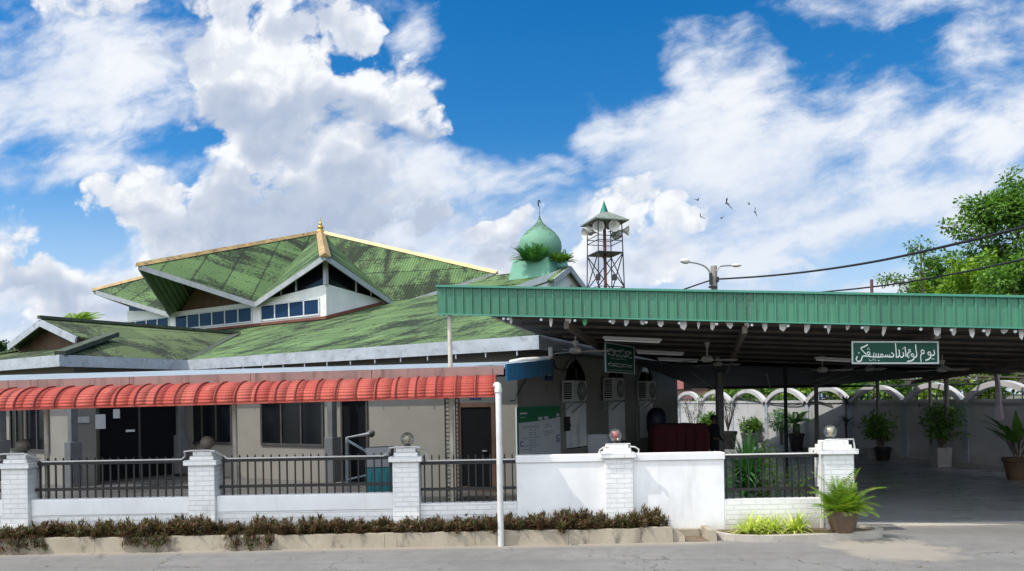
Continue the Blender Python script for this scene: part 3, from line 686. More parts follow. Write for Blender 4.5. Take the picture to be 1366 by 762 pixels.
# wing roof with its small gable
mb = MB(); GS = 1.4
for sg, e in ((-1, WF), (1, 20.1)): slab(mb, [A(e, WS, EZ), A(e, 0, EZ), A(WR, sv, wz), A(WR, WS + GS - .12, wz), A(WR + sg * 1.95, WS + GS - .12, wz - KW * 1.95), A(WR + sg * 2.3, WS + 1.72, EZ + KW * 1.72)], .06)
slab(mb, [A(WF, WS, EZ - .005), A(20.1, WS, EZ - .005), A(WR + 2.3, WS + 1.74, EZ + .25 * 1.74), A(WR - 2.3, WS + 1.74, EZ + .25 * 1.74)], .07)
mb.build('wing_roof', M['roof_left'], mosque)
def capbar(mb, p0, p1, w=.16, h=.09): mb.bar(p0 + UP * .03, p1 + UP * .03, w, h)
for cb_ in ((A(WF, WS, EZ), A(WR - 2.2, WS + 2.2, EZ + KW * 2.25), .30, .12), (A(WR, WS + GS - .2, wz + .02), A(WR, sv, wz + .02)), (A(10.2, RS, rz + .01), A(12, RS, rz + .01)), (A(0, 0, EZ), A(GF, GF, GZ), .14)):
    mb = MB(); capbar(mb, *cb_); mb.build('ridge_cap', M['ridge'], mosque)
mb = MB(); mb.bar(A(WF + .05, .1, EZ + .02), A(WR - .05, sv - .05, wz + .02), .22, .05); mb.build('valley_gutter', M['ridge'], mosque)
# wing gable: boards and recessed face
for sg in (-1, 1):
    mb = MB(); mb.bar(A(WR, WS + GS - .16, wz - .12), A(WR + sg * 1.95, WS + GS - .16, wz - KW * 1.95 - .12), .05, .20); mb.build('barge_board', M['fascia'], mosque)
mb = MB(); mb.face([A(WR, WS + 1.70, wz - .1), A(WR + 2.6, WS + 1.70, EZ + .35), A(WR - 2.6, WS + 1.70, EZ + .35)]); mb.build('gable_face', M['soffit'], mosque)
# fascias
def fas(p0, p1, name='eave_fascia', h=.30):
    mb = MB(); mb.bar(p0 - UP * (h / 2 + .01), p1 - UP * (h / 2 + .01), .05, h); return mb.build(name, M['fascia'], mosque)
fas(A(-.02, -.03, EZ), A(WF - .03, -.03, EZ)); fas(A(-.03, -.05, EZ), A(-.03, SE, EZ)); fas(A(WF - .03, -.04, EZ), A(WF - .03, WS - .03, EZ)); fas(A(WF - .06, WS - .03, EZ), A(20.1, WS - .03, EZ))
mb = MB()
mb.face([A(.02, .02, EZ - .28), A(.02, SE, EZ - .28), A(.9, SE, EZ - .28), A(.9, .6, EZ - .28)]); mb.face([A(.02, .02, EZ - .28), A(.9, .6, EZ - .28), A(WF, .6, EZ - .28), A(WF, .02, EZ - .28)])
mb.face([A(WF + .01, WS, EZ - .28), A(WF + .01, .6, EZ - .28), A(12.7, .6, EZ - .28), A(12.7, -3, EZ - .28)]); mb.face([A(WF + .01, WS, EZ - .28), A(12.7, -3, EZ - .28), A(20.1, -3, EZ - .28), A(20.1, WS, EZ - .28)])
mb.build('soffit', M['soffit_dark'], mosque)
for i in range(14):
    f = .5 + i * .82; mb = MB(); mb.bar(A(f, -.03, EZ - .30), A(f, -.03, EZ - .42), .025, .025, up=FD); mb.build('eave_bracket', M['fascia'], mosque)
# walls: front, side, wing
mb = MB(); T = .2
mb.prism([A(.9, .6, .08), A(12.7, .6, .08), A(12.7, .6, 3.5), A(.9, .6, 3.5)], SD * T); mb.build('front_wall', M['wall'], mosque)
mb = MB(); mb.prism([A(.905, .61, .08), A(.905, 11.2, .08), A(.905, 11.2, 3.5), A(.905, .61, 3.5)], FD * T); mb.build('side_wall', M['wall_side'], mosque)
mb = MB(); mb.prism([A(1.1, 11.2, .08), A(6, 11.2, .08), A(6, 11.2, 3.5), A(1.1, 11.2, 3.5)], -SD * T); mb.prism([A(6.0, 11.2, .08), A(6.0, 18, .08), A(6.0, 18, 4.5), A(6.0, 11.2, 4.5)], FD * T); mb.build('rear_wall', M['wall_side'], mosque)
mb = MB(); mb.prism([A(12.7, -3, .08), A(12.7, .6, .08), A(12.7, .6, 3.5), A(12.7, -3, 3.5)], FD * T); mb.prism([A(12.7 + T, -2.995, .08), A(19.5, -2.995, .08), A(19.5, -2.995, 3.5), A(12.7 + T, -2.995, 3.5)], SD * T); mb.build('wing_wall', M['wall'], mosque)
# openings on the front wall
def opening(par, f0, f1, z0, z1, s, name, panes=1, frame='frame_dark', pane='pane_dark', fw=.07, depth=.10):
    """frame with panes, standing 3 cm proud of a wall that faces -s"""
    o = MB(); y0, y1 = s - .04, s + .03
    def fr(a, b, c, d): o.prism([A(a, y0, c), A(b, y0, c), A(b, y0, d), A(a, y0, d)], SD * (y1 - y0))
    fr(f0, f0 + fw, z0, z1); fr(f1 - fw, f1, z0, z1); fr(f0 + fw, f1 - fw, z0, z0 + fw); fr(f0 + fw, f1 - fw, z1 - fw, z1)
    w = (f1 - f0 - 2 * fw) / panes
    for i in range(1, panes): fr(f0 + fw + w * i - fw * .4, f0 + fw + w * i + fw * .4, z0 + fw, z1 - fw)
    win = o.build(name, M[frame], par)
    for i in range(panes):
        q = MB(); a = f0 + fw + w * i + (fw * .4 if i else 0); b = f0 + fw + w * (i + 1) - (fw * .4 if i < panes - 1 else 0)
        q.face([A(b, s - .012, z0 + fw), A(a, s - .012, z0 + fw), A(a, s - .012, z1 - fw), A(b, s - .012, z1 - fw)]); q.build('pane' if 'door' not in name else 'door_leaf', M[pane], win)
    return win
def fpx(px, s=.6): return on_s(px, 540, s)[0]
d1 = opening(mosque, fpx(661), fpx(611), .10, 2.17, .6, 'door', 1, 'wood', 'door', .10)
d2 = opening(mosque, fpx(491), fpx(455), .10, 2.75, .6, 'door', 1, 'frame_dark', 'door', .06)
q = MB(); hp = A(fpx(650), .55, 1.05); q.bar(hp, hp + FD * .12, .03, .03); q.build('handle', M['galv'], d1)
opening(mosque, fpx(432), fpx(348), 1.05, 2.80, .6, 'window', 3)
opening(mosque, fpx(310), fpx(250), 1.05, 2.80, .6, 'window', 3)
# wing: double doors on its side wall, windows on its front
def side_open(par, s0, s1, z0, z1, f, name, panes, frame, pane, fw=.07):
    o = MB()
    def fr(a, b, c, d): o.prism([A(f - .04, a, c), A(f - .04, b, c), A(f - .04, b, d), A(f - .04, a, d)], FD * .07)
    fr(s0, s0 + fw, z0, z1); fr(s1 - fw, s1, z0, z1); fr(s0 + fw, s1 - fw, z0, z0 + fw); fr(s0 + fw, s1 - fw, z1 - fw, z1)
    w = (s1 - s0 - 2 * fw) / panes
    for i in range(1, panes): fr(s0 + fw + w * i - .03, s0 + fw + w * i + .03, z0 + fw, z1 - fw)
    win = o.build(name, M[frame], par)
    for i in range(panes):
        q = MB(); a = s0 + fw + w * i + (.03 if i else 0); b = s0 + fw + w * (i + 1) - (.03 if i < panes - 1 else 0)
        q.face([A(f - .012, a, z0 + fw), A(f - .012, b, z0 + fw), A(f - .012, b, z1 - fw), A(f - .012, a, z1 - fw)]); q.build('pane' if 'door' not in name else 'door_leaf', M[pane], win)
    return win
dd = side_open(mosque, -2.42, .05, .10, 2.85, 12.7, 'double_door', 2, 'frame_dark', 'door')
opening(mosque, on_s(66, 560, -3)[0], on_s(40, 560, -3)[0] + .2, 1.0, 2.75, -3, 'window', 2); opening(mosque, on_s(38, 560, -3)[0] + .3, on_s(14, 560, -3)[0], 1.0, 2.75, -3, 'window', 2)
# columns of the front verandah, thick at the foot
def column(p):
    mb = MB(); mb.box(p + UP * 1.45, (.18, .18, 2.6), Matrix((FD, SD, UP)).transposed()); c = mb.build('column', M['greypaint'], mosque, bevel=.012)
    mb = MB(); mb.box(p + UP * .68, (.30, .30, 1.16), Matrix((FD, SD, UP)).transposed()); mb.build('column_base', M['greypaint'], c, bevel=.012)
for px, s in ((443, .15), (241, .05), (97, -3.45), (2, -3.45)):
    column(A(on_s(px, 560, s)[0], s, .08))
# side wall: pointed windows with whitewashed lower panes
def arch_window(sc_, wd, z0, z1, zt):
    f = .905; pts = []
    for i in range(9):
        t = i / 8; pts.append((-wd / 2 * (1 - .72 * t ** 1.7 - .28 * t ** 5), z1 + (zt - z1) * t))
    prof = pts + [(-a, z) for a, z in pts[-2::-1]]
    out = [(-wd / 2, z0)] + prof + [(wd / 2, z0)]
    mb = MB(); 
    big = [((1 + .13 / wd * 2) * a, z + (.06 if z > z0 + .01 else -.05)) for a, z in out]
    for i in range(len(out)):
        j = (i + 1) % len(out)
        mb.prism([A(f - .05, sc_ + out[i][0], out[i][1]), A(f - .05, sc_ + out[j][0], out[j][1]), A(f - .05, sc_ + big[j][0], big[j][1]), A(f - .05, sc_ + big[i][0], big[i][1])], FD * .06)
    w = mb.build('arched_window', M['wall_side'], mosque)
    q = MB(); q.face([A(f - .012, sc_ + a, z) for a, z in out]); q.build('pane', M['pane_dark'], w)
    q = MB(); q.prism([A(f - .035, sc_ - wd / 2 + .04, z0 + .03), A(f - .035, sc_ + wd / 2 - .04, z0 + .03), A(f - .035, sc_ + wd / 2 - .04, 2.12), A(f - .035, sc_ - wd / 2 + .04, 2.12)], FD * .02); q.build('whitewashed_panel', M['frost'], w)
    q = MB(); q.bar(A(f - .045, sc_, 2.15), A(f - .045, sc_, zt - .25), .04, .04, up=SD); q.build('mullion', M['frame_dark'], w)
for sc_ in (3.45, 6.0, 8.25): arch_window(sc_, 1.22, .95, 2.70, 3.27)
# white downpipe at the corner gutter
mb = MB(); mb.tube([A(-.12, .35, EZ - .25), A(-.12, .35, EZ - .46), A(-.1, .25, EZ - .5), A(.25, -.25, EZ - .54), A(.42, -.42, EZ - .58), A(.44, -.44, EZ - .72)], .055, 10); mb.build('downpipe', M['whitepipe'], mosque, smooth=True)

# ---------------------------------------------------------------- clerestory and the folded eight-pointed roof
CC = Vector((-9.0, 37.2, 0)); RT, RV, ZA, ZT, ZV = 9.88, 7.3, 10.75, 7.70, 6.33
G0 = -(FD + SD).normalized()                               # towards the front corner
def oct_(k, r, z): 
    a = R(45) * k; d = Vector((G0.x * math.cos(a) - G0.y * math.sin(a), G0.x * math.sin(a) + G0.y * math.cos(a), 0)); return CC + d * r + UP * z
apex = CC + UP * ZA + Vector((-.35, 0, 0))
HS = 6.5
def W4(f, s, z): return CC + FD * f + SD * s + UP * z
cl = [(-HS, -HS), (HS, -HS), (HS, HS), (-HS, HS)]
for i in range(4):
    (a, b_), (c, d) = cl[i], cl[(i + 1) % 4]; p, q = W4(a, b_, 3.6), W4(c, d, 3.6); inn = (W4(0, 0, 3.6) - (p + q) / 2).normalized()
    t = (q - p).normalized()
    mb = MB(); e = HS - HS * math.tan(R(22.5)); top = 6.40; ct = 6.72
    mb.prism([p + t * .0, q - t * .2, q - t * .2 + UP * (ct - 3.6), q - t * e + UP * (top - 3.6), p + t * e + UP * (top - 3.6), p + UP * (ct - 3.6)], inn * .2)
    mb.build('clerestory_wall', M['wall_high'], mosque)
    if i in (0, 3):                                        # faces in view: glazed gable corners, brown infill below the mid tips
        for e0, sg in ((p, 1), (q, -1)):
            tt = t * sg; zc = ZA - (ZA - ZT) * HS * 1.4142 / RT - .16
            g = MB(); k0 = e0 - UP * 3.6 - inn * .0
            a1, a2, a3 = k0 + tt * .06 + UP * 6.725 + inn * .05, k0 + tt * (e - .45) + UP * 6.50 + inn * .05, k0 + tt * .06 + UP * (zc) + inn * .05
            g.face([a1, a2, a3]); gl = g.build('gable_window', M['pane_dark'], mosque)
            g = MB(); m1 = a1.lerp(a2, .48); m2 = a3.lerp(a2, .48); g.bar(m1 - inn * .02, m2 - inn * .02, .05, .05, up=inn); m1 = a1.lerp(a2, .74); m2 = a3.lerp(a2, .74); g.bar(m1 - inn * .02, m2 - inn * .02, .04, .05, up=inn); g.build('mullion', M['frame'], gl)
        mb = MB(); zm = ZA - (ZA - ZT) * HS / RT - .12; m = (p + q) / 2 - UP * 3.6
        mb.face([p - UP * 3.6 + t * (e + .1) + UP * 6.40 + inn * .1, q - UP * 3.6 - t * (e + .1) + UP * 6.40 + inn * .1, m + UP * zm + inn * .1]); mb.build('gable_infill', M['soffit'], mosque)
        c0 = (p if i == 0 else q) - UP * 3.6
# corner post
mb = MB(); cp = W4(-HS, -HS, 0); mb.bar(cp + UP * 6.7 - (FD + SD) * .02, cp + UP * 7.6 - (FD + SD) * .02, .14, .14, up=FD); mb.build('corner_post', M['barge'], mosque)
def cl_win(px0, px1, z0, z1, n, p0, nrm, tdir):
    a = hit(px0, 420, p0, nrm); b = hit(px1, 420, p0, nrm); ta, tb = (a - p0).dot(tdir), (b - p0).dot(tdir); t0, t1 = min(ta, tb), max(ta, tb)
    o = MB(); fw = .06; base = Vector((p0.x, p0.y, 0))
    def fr(x0, x1, y0, y1): o.prism([base + tdir * x0 + UP * y0 - nrm * .04, base + tdir * x1 + UP * y0 - nrm * .04, base + tdir * x1 + UP * y1 - nrm * .04, base + tdir * x0 + UP * y1 - nrm * .04], nrm * .06)
    fr(t0, t0 + fw, z0, z1); fr(t1 - fw, t1, z0, z1); fr(t0 + fw, t1 - fw, z0, z0 + fw); fr(t0 + fw, t1 - fw, z1 - fw, z1)
    w = (t1 - t0 - fw) / n
    for i in range(1, n): fr(t0 + w * i, t0 + w * i + fw, z0 + fw, z1 - fw)
    win = o.build('window', M['frame'], mosque)
    for i in range(n):
        q = MB(); x0, x1 = t0 + w * i + fw, t0 + w * (i + 1)
        q.face([base + tdir * x0 + UP * (z0 + fw) - nrm * .012, base + tdir * x1 + UP * (z0 + fw) - nrm * .012, base + tdir * x1 + UP * (z1 - fw) - nrm * .012, base + tdir * x0 + UP * (z1 - fw) - nrm * .012]); q.build('pane', M['pane'], win)
pw = W4(-HS, -HS, 0)
WZ0, WZ1 = 5.58, 6.24
cl_win(427, 348, WZ0, WZ1, 4, pw, SD, FD); cl_win(337, 234, WZ0, WZ1, 6, pw, SD, FD); cl_win(226, 167, WZ0, WZ1, 4, pw, SD, FD)
mb = MB(); s0 = (pw - C0).dot(SD); mb.bar(W4(-HS - .1, -HS - .05, zr(s0) + .06), W4(HS + .1, -HS - .05, zr(s0) + .06), .14, .10); mb.bar(W4(-HS - .05, -HS - .1, zr(s0) + .06), W4(-HS - .05, -HS + 3.0, zr(s0 + 3.0) + .06), .14, .12); mb.build('roof_flashing', M['flash'], mosque)
# roof plates
KT = {6: 1.07}
mb = MB(); mu = MB(); me_ = []
for k in range(8):
    tip = oct_(k, RT * KT.get(k, 1), ZT); v0 = oct_(k - .5, RV, ZV); v1 = oct_(k + .5, RV, ZV)
    for v in (v0, v1):
        slab(mb, [apex, tip, v], .05, 0, 1)
        if k in (0, 7, 6):                                 # corrugations run with the gable edge here
            dv = (v - tip).normalized(); nn = (tip - apex).cross(v - apex).normalized(); du = nn.cross(dv)
            for fi in range(5):
                ix = len(mb.f) - 5 + fi
                if fi < 2: mb.uv[ix] = [(mb.v[i].dot(du), mb.v[i].dot(dv)) for i in mb.f[ix]]
mb.build('folded_roof', [M['roof_top'], M['roof_under']], mosque)
for k in range(8):
    tip = oct_(k, RT * KT.get(k, 1), ZT)
    for v in (oct_(k - .5, RV, ZV), oct_(k + .5, RV, ZV)):
        out = (((tip + v) / 2 - CC) * Vector((1, 1, 0))).normalized() * .02 if False else Vector((((tip + v) / 2 - CC).x, ((tip + v) / 2 - CC).y, 0)).normalized() * .02
        b = MB(); b.bar(tip - UP * .10 + out, v - UP * .10 + out, .05, .20); b.build('barge_board', M['barge'], mosque)
    if k in (0, 1, 7, 2, 6):
        g = MB(); d = (tip - apex).normalized(); sd = d.cross(UP).normalized(); t2 = tip + d * .10; a2 = apex + d * .25
        w = .13 if k else .21
        for a_, b_ in ((0, 1),):
            up_ = sd.cross(d); c1, c2, c3 = a2 + sd * w + up_ * -.06, a2 + up_ * .09, a2 - sd * w + up_ * -.06; e1, e2, e3 = t2 + sd * w + up_ * -.06, t2 + up_ * .09, t2 - sd * w + up_ * -.06
            g.face([c1, e1, e2, c2]); g.face([c2, e2, e3, c3]); g.face([e1, e3, e2]); g.face([c3, e3, e1, c1])
        g.build('gold_ridge', M['gold'] if k in (0, 7, 6) else M['gold_clean'], mosque)
# underside battens below the left tip
for k in (7,):
    tip = oct_(7, RT, ZT); v0 = oct_(7.5, RV, ZV); v1 = oct_(6.5, RV, ZV)
    for t in (.35, .7):
        g = MB(); g.bar(tip.lerp(apex, t * .4) - UP * .13, v1.lerp(apex, t * .4) - UP * .13, .06, .08); g.bar(tip.lerp(apex, t * .4) - UP * .13, v0.lerp(apex, t * .4) - UP * .13, .06, .08); g.build('rafter', M['soffit'], mosque)
# finial
mb = MB(); mb.lathe([(.42, -.12), (.40, .06), (.22, .12), (.17, .22), (.24, .30), (.27, .38), (.18, .48), (.09, .52), (.13, .58), (.15, .64), (.07, .74), (.045, .9), (.012, 1.22), (.001, 1.25)], (0, 0, 0), 16); mb.v = [apex + p * .62 for p in mb.v]; mb.build('finial', M['gilt'], mosque, smooth='all')
# gable at the right end of the ridge
gw = 1.35; gaz = 7.54
ga = A(GF, RS, gaz)
mb = MB(); 
for sg in (-1, 1): slab(mb, [A(GF - .25, RS, gaz + .02), A(GF + 4.2, RS, gaz + .02), A(GF + 4.2, RS + sg * (gw + .1), gaz - .5 * (gw + .1) + .02), A(GF - .25, RS + sg * (gw + .1), gaz - .5 * (gw + .1) + .02)], .06)
mb.build('gable_roof', M['roof'], mosque)
mb = MB(); mb.face([A(GF, RS, gaz - .03), A(GF, RS - 7.2, GZ - .05), A(GF, RS + 5.5, GZ - .05)]); mb.face([A(GF - .01, RS, gaz), A(GF - .01, RS - gw, gaz - .5 * gw), A(GF - .01, RS + gw, gaz - .5 * gw)]); mb.build('gable_wall', M['wall_high'], mosque)
for sg in (-1, 1):
    mb = MB(); mb.bar(A(GF - .26, RS, gaz - .10), A(GF - .26, RS + sg * gw, gaz - .5 * gw - .10), .06, .22); mb.build('barge_board', M['barge'], mosque)
# dome on its plinth
dc = P(721, 366, 30.7); rot = Matrix((FD, SD, UP)).transposed()
dr = Vector((dc.x, dc.y, 0))
mb = MB(); zb = 7.0; mb.box((dr.x, dr.y, zb + .46), (1.95, 1.95, .92), rot, taper=.84); mb.build('dome_plinth', M['domebase'], mosque, bevel=.02)
mb = MB(); z0 = 7.92
prof = [(.55, 0), (.55, .05), (.66, .14), (.745, .28), (.785, .44), (.79, .56), (.77, .72), (.70, .90), (.58, 1.08), (.43, 1.23), (.28, 1.36), (.17, 1.47), (.10, 1.58), (.05, 1.70), (.02, 1.78)]
prof = [(r * 1.127, z * 1.02) for r, z in prof]; mb.lathe(prof, (dr.x, dr.y, z0), 40); dome = mb.build('dome', M['dome_stain'] if 'dome_stain' in M else M['dome'], mosque, smooth='all')
mb = MB(); mb.tube([(dr.x, dr.y, z0 + 1.72), (dr.x, dr.y, z0 + 2.22)], .012, 6); mb.ball((dr.x, dr.y, z0 + 1.80), .035, 10)
cr_ = []
for i in range(13):
    a = R(-60) + R(300) * i / 12; cr_.append((dr.x + .05 * math.cos(a + R(60)), dr.y + .11 * math.cos(a + R(60)), z0 + 2.34 + .13 * math.sin(a + R(60))))
mb.tube(cr_, [.004 + .030 * math.sin(math.pi * i / 12) for i in range(13)], 6); mb.build('crescent_finial', M['darkmetal'], dome, smooth=True)

# ---------------------------------------------------------------- verandah lean-to roof (part of the mosque)
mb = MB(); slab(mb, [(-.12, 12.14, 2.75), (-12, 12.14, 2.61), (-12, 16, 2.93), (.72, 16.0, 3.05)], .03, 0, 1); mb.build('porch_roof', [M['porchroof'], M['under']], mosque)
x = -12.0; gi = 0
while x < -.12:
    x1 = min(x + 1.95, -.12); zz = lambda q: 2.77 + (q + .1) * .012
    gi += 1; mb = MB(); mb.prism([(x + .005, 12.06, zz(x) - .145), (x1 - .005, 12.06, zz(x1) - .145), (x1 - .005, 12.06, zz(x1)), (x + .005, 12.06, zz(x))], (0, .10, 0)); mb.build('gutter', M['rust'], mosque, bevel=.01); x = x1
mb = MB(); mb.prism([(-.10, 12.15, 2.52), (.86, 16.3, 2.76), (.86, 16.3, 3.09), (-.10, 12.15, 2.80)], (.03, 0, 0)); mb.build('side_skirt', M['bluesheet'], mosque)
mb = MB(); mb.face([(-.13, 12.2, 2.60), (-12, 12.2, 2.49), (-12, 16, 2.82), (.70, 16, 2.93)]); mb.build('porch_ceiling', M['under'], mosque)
for px in (62, 313, 602):
    xx = P(px, 560, 12.42).x; mb = MB(); mb.tube([(xx, 12.42, .1), (xx, 12.42, 2.60 + (xx + .2) * .011)], .04, 10); mb.build('porch_post', M['cream_post'], mosque, smooth=True)
mb = MB(); mb.bar((-12, 12.42, 2.49), (-.2, 12.42, 2.63), .06, .07); mb.build('porch_beam', M['cream_post'], mosque)

# ---------------------------------------------------------------- red awning
aw = thing('awning', 'long curved red ribbed awning hanging under the rusty gutter', 'awning', (-5, 11.8, 2.3))
NA = 10; prof = [(11.50 + .56 * (1 - math.cos(R(90) * i / NA)) * 1.0, 2.285 + .335 * math.sin(R(90) * i / NA)) for i in range(NA + 1)]
mb = MB(); X0, X1 = -.245, -11.0; NX = 40; dz = lambda q: (q + .27) * .0100
arc = [0]
for i in range(NA): arc.append(arc[-1] + math.hypot(prof[i + 1][0] - prof[i][0], prof[i + 1][1] - prof[i][1]))
b = 0
for j in range(NX):
    xa, xb = X0 + (X1 - X0) * j / NX, X0 + (X1 - X0) * (j + 1) / NX
    for i in range(NA):
        (ya, za), (yb, zb) = prof[i], prof[i + 1]
        mb.face([(xb, ya, za + dz(xb)), (xa, ya, za + dz(xa)), (xa, yb, zb + dz(xa)), (xb, yb, zb + dz(xb))], [(xb, arc[i]), (xa, arc[i]), (xa, arc[i + 1]), (xb, arc[i + 1])])
sheet = mb.build('awning_sheet', M['awning'], aw, smooth='all')
md = sheet.modifiers.new('thick', 'SOLIDIFY'); md.thickness = .012
xr = X0 - .012
while xr > -10.9:
    mb = MB(); mb.tube([(xr, y - .012, z + .010 + dz(xr)) for y, z in prof], .013, 6); mb.build('rib', M['awning_rib'], aw, smooth=True); xr -= .308
mb = MB(); mb.bar((X0, 11.515, 2.277), (X1, 11.515, 2.277 + dz(X1)), .03, .025); mb.build('front_rail', M['awning'], aw)
dp = thing('drainpipe', 'tall white drainpipe standing on the kerb at the end of the red awning', 'drainpipe', (-.20, 11.40, 0))
mb = MB(); px_ = -.205; mb.tube([(px_ - .04, 11.56, 2.44), (px_ - .02, 11.50, 2.45), (px_, 11.43, 2.44), (px_, 11.40, 2.38), (px_, 11.385, 1.2), (px_, 11.385, 0.0)], .048, 12); mb.build('pipe', M['whitepipe'], dp, smooth=True)
mb = MB(); mb.tube([(px_, 11.405, 2.40), (px_, 11.395, 2.33)], .058, 12); mb.build('pipe_collar', M['whitepipe'], dp, smooth=True)
# ================================================================ fence: low walls, tall wall, pillars, railings
PIL = [(-7.93, .42), (-4.96, .42), (-1.71, .42), (1.68, .45), (5.17, .50)]
def low_wall(label, x0, x1, zt, plaster_top=True):
    t = thing('fence_wall', label, 'wall', ((x0 + x1) / 2, YF, 0), 'walls of the roadside fence')
    if plaster_top:
        zb = zt - .26
        mb = MB(); mb.b2((x0, YF - .10, 0), (x1, YF + .10, zb)); mb.build('brick_base', M['brick'], t)
        mb = MB(); mb.b2((x0, YF - .112, zb), (x1, YF + .10, zt)); mb.build('plaster_band', M['white'], t, bevel=.012)
    else:
        mb = MB(); mb.b2((x0, YF - .10, 0), (x1, YF + .10, zt)); mb.build('brick_base', M['brick'], t, bevel=.008)
low_wall('low white brick wall with plaster top, at the far left beyond the first pillar', -11.5, -8.14, .75)
low_wall('low white wall under the railing in front of the double doors', -7.72, -5.17, .75)
low_wall('long low white wall below the railing with the teal bin behind', -4.75, -1.92, .76)
low_wall('short low white brick wall beside the drainpipe, under the narrow railing', -1.50, .05, .58, False)
low_wall('low weathered white brick wall behind the lime green plants', 3.38, 4.92, .56, False)
def tall_wall(label, x0, x1):
    t = thing('fence_wall', label, 'wall', ((x0 + x1) / 2, YF, 0), 'walls of the roadside fence')
    mb = MB(); mb.b2((x0, YF - .10, 0), (x1, YF + .10, 1.205)); mb.build('wall_panel', M['white'], t, bevel=.01)
    mb = MB(); mb.b2((x0 - .012, YF - .125, 1.205), (x1 + .012, YF + .125, 1.32)); mb.build('coping', M['white'], t, bevel=.012)
tall_wall('tall plain white wall between the drainpipe and the pillar with the red bulb', .052, 1.46)
tall_wall('tall plain white wall right of the pillar with the red bulb', 1.90, 3.378)
plab = ['white brick pillar at far left topped by a brown globe', 'white brick pillar topped by a brown globe, in front of the wide double doors', 'white brick pillar beside the teal bin, topped by a smoky glass globe',
        'white brick pillar between the tall white walls, topped by a globe with red bulb', 'wide white brick gate pillar behind the potted palm']
for (x, w), lb in zip(PIL, plab):
    t = thing('fence_pillar', lb, 'pillar', (x, YF, 0), 'white pillars along the fence'); y0, y1 = YF - .19, YF + .19
    mb = MB(); mb.b2((x - w / 2, y0, 0), (x + w / 2, y1, 1.262)); mb.build('shaft', M['brick'], t, bevel=.010)
    mb = MB(); e = .055; mb.b2((x - w / 2 - e, y0 - e, 1.262), (x + w / 2 + e, y1 + e, 1.345)); mb.build('cap', M['brick'], t, bevel=.012)
    mb = MB(); e = -.02; mb.b2((x - w / 2 - e, y0 - e, 1.345), (x + w / 2 + e, y1 + e, 1.41)); e = -.055; mb.b2((x - w / 2 - e, y0 - e, 1.41), (x + w / 2 + e, y1 + e, 1.475)); mb.build('top_block', M['brick'], t, bevel=.010)
def globe(x, y, label, kind):
    t = thing('globe_lamp', label, 'lamp', (x, y, 1.475), 'globe lamps on the fence pillars')
    mb = MB(); mb.lathe([(.055, 1.475), (.06, 1.49), (.045, 1.515), (.04, 1.53)], (x, y, 0), 16); mb.build('lamp_base', M['darkmetal'], t, smooth=True)
    mb = MB(); mb.ball((x, y, 1.615), .108, 28); mb.build('globe', M['stone'] if kind == 'stone' else M['clear'], t, smooth='all')
    if kind in ('red', 'amber'):
        mb = MB(); mb.lathe([(.02, 1.53), (.022, 1.56), (.045, 1.60), (.052, 1.63), (.04, 1.67), (.001, 1.69)], (x, y, 0), 14); mb.build('bulb', M['redbulb' if kind == 'red' else 'amber'], t, smooth='all')
globe(-7.90, YF, 'brown globe lamp on the far left pillar', 'stone'); globe(-4.93, YF, 'brown globe lamp on the pillar before the double doors', 'stone'); globe(-1.70, YF, 'smoky glass globe lamp on the pillar beside the teal bin', 'amber')
globe(1.66, YF, 'clear globe lamp with a red bulb inside', 'red'); globe(5.13, YF, 'clear globe lamp with amber bulb on the gate pillar', 'amber')
def railing(label, x0, x1, zb, zl, zu, zt, n):
    t = thing('railing', label, 'railing', ((x0 + x1) / 2, YF, zb), 'black railings of the roadside fence')
    for z, h in ((zl, .045), (zu, .05)):
        mb = MB(); mb.b2((x0, YF - .025, z - h / 2), (x1, YF + .012, z + h / 2)); mb.build('rail', M['iron'], t)
    for i in range(n):
        x = x0 + (x1 - x0) * (i + .5) / n + rnd.uniform(-.004, .004)
        mb = MB(); mb.b2((x - .011, YF + .0125, zb), (x + .011, YF + .034, zt - .03)); mb.prism([(x - .011, YF + .0125, zt - .03), (x + .011, YF + .0125, zt - .03), (x, YF + .0125, zt)], (0, .0215, 0)); mb.build('picket', M['iron'], t)
railing('black picket railing at the left edge, beyond the first pillar', -11.4, -8.15, .75, .90, 1.32, 1.41, 22)
railing('black picket railing between the two pillars with brown globes', -7.71, -5.18, .75, .90, 1.32, 1.41, 20)
railing('black picket railing in front of the wide window and the teal bin', -4.74, -1.93, .76, .90, 1.32, 1.41, 22)
railing('narrow black railing in front of the brown framed door', -1.49, .045, .58, .80, 1.22, 1.36, 13)
railing('black railing in front of the spiky green plant, left of the gate pillar', 3.385, 4.915, .56, .71, 1.235, 1.31, 13)
# white conduit running along the rails and over the pillars
cd = MB(); yc = YF - .05
def over(x, w): return [(x - w / 2 - .16, yc, 1.355), (x - w / 2 - .10, yc, 1.40), (x - w / 2 - .03, YF - .235, 1.49), (x - w / 2 + .06, YF - .20, 1.50)], [(x + w / 2 - .06, YF - .20, 1.50), (x + w / 2 + .03, YF - .235, 1.49), (x + w / 2 + .10, yc, 1.40), (x + w / 2 + .16, yc, 1.355)]
pts = [(-11.4, yc, 1.355)]
for x, w in PIL[:3]:
    a, b_ = over(x, w); pts += a + [(x - .1, YF - .20, 1.50), (x + .1, YF - .20, 1.50)] + b_
pts = pts[:-2] + [(-1.40, yc, 1.42), (-1.37, yc, 1.262), (.04, yc, 1.262)]
cd.tube(pts, .013, 6); tag(cd.build('conduit_pipe', M['whitepipe'], loc=(-5, yc, 1.35), smooth=True), 'thin white conduit running along the left railings and over three pillars', 'pipe')
cd = MB(); x, w = PIL[3]; yk = YF - .26
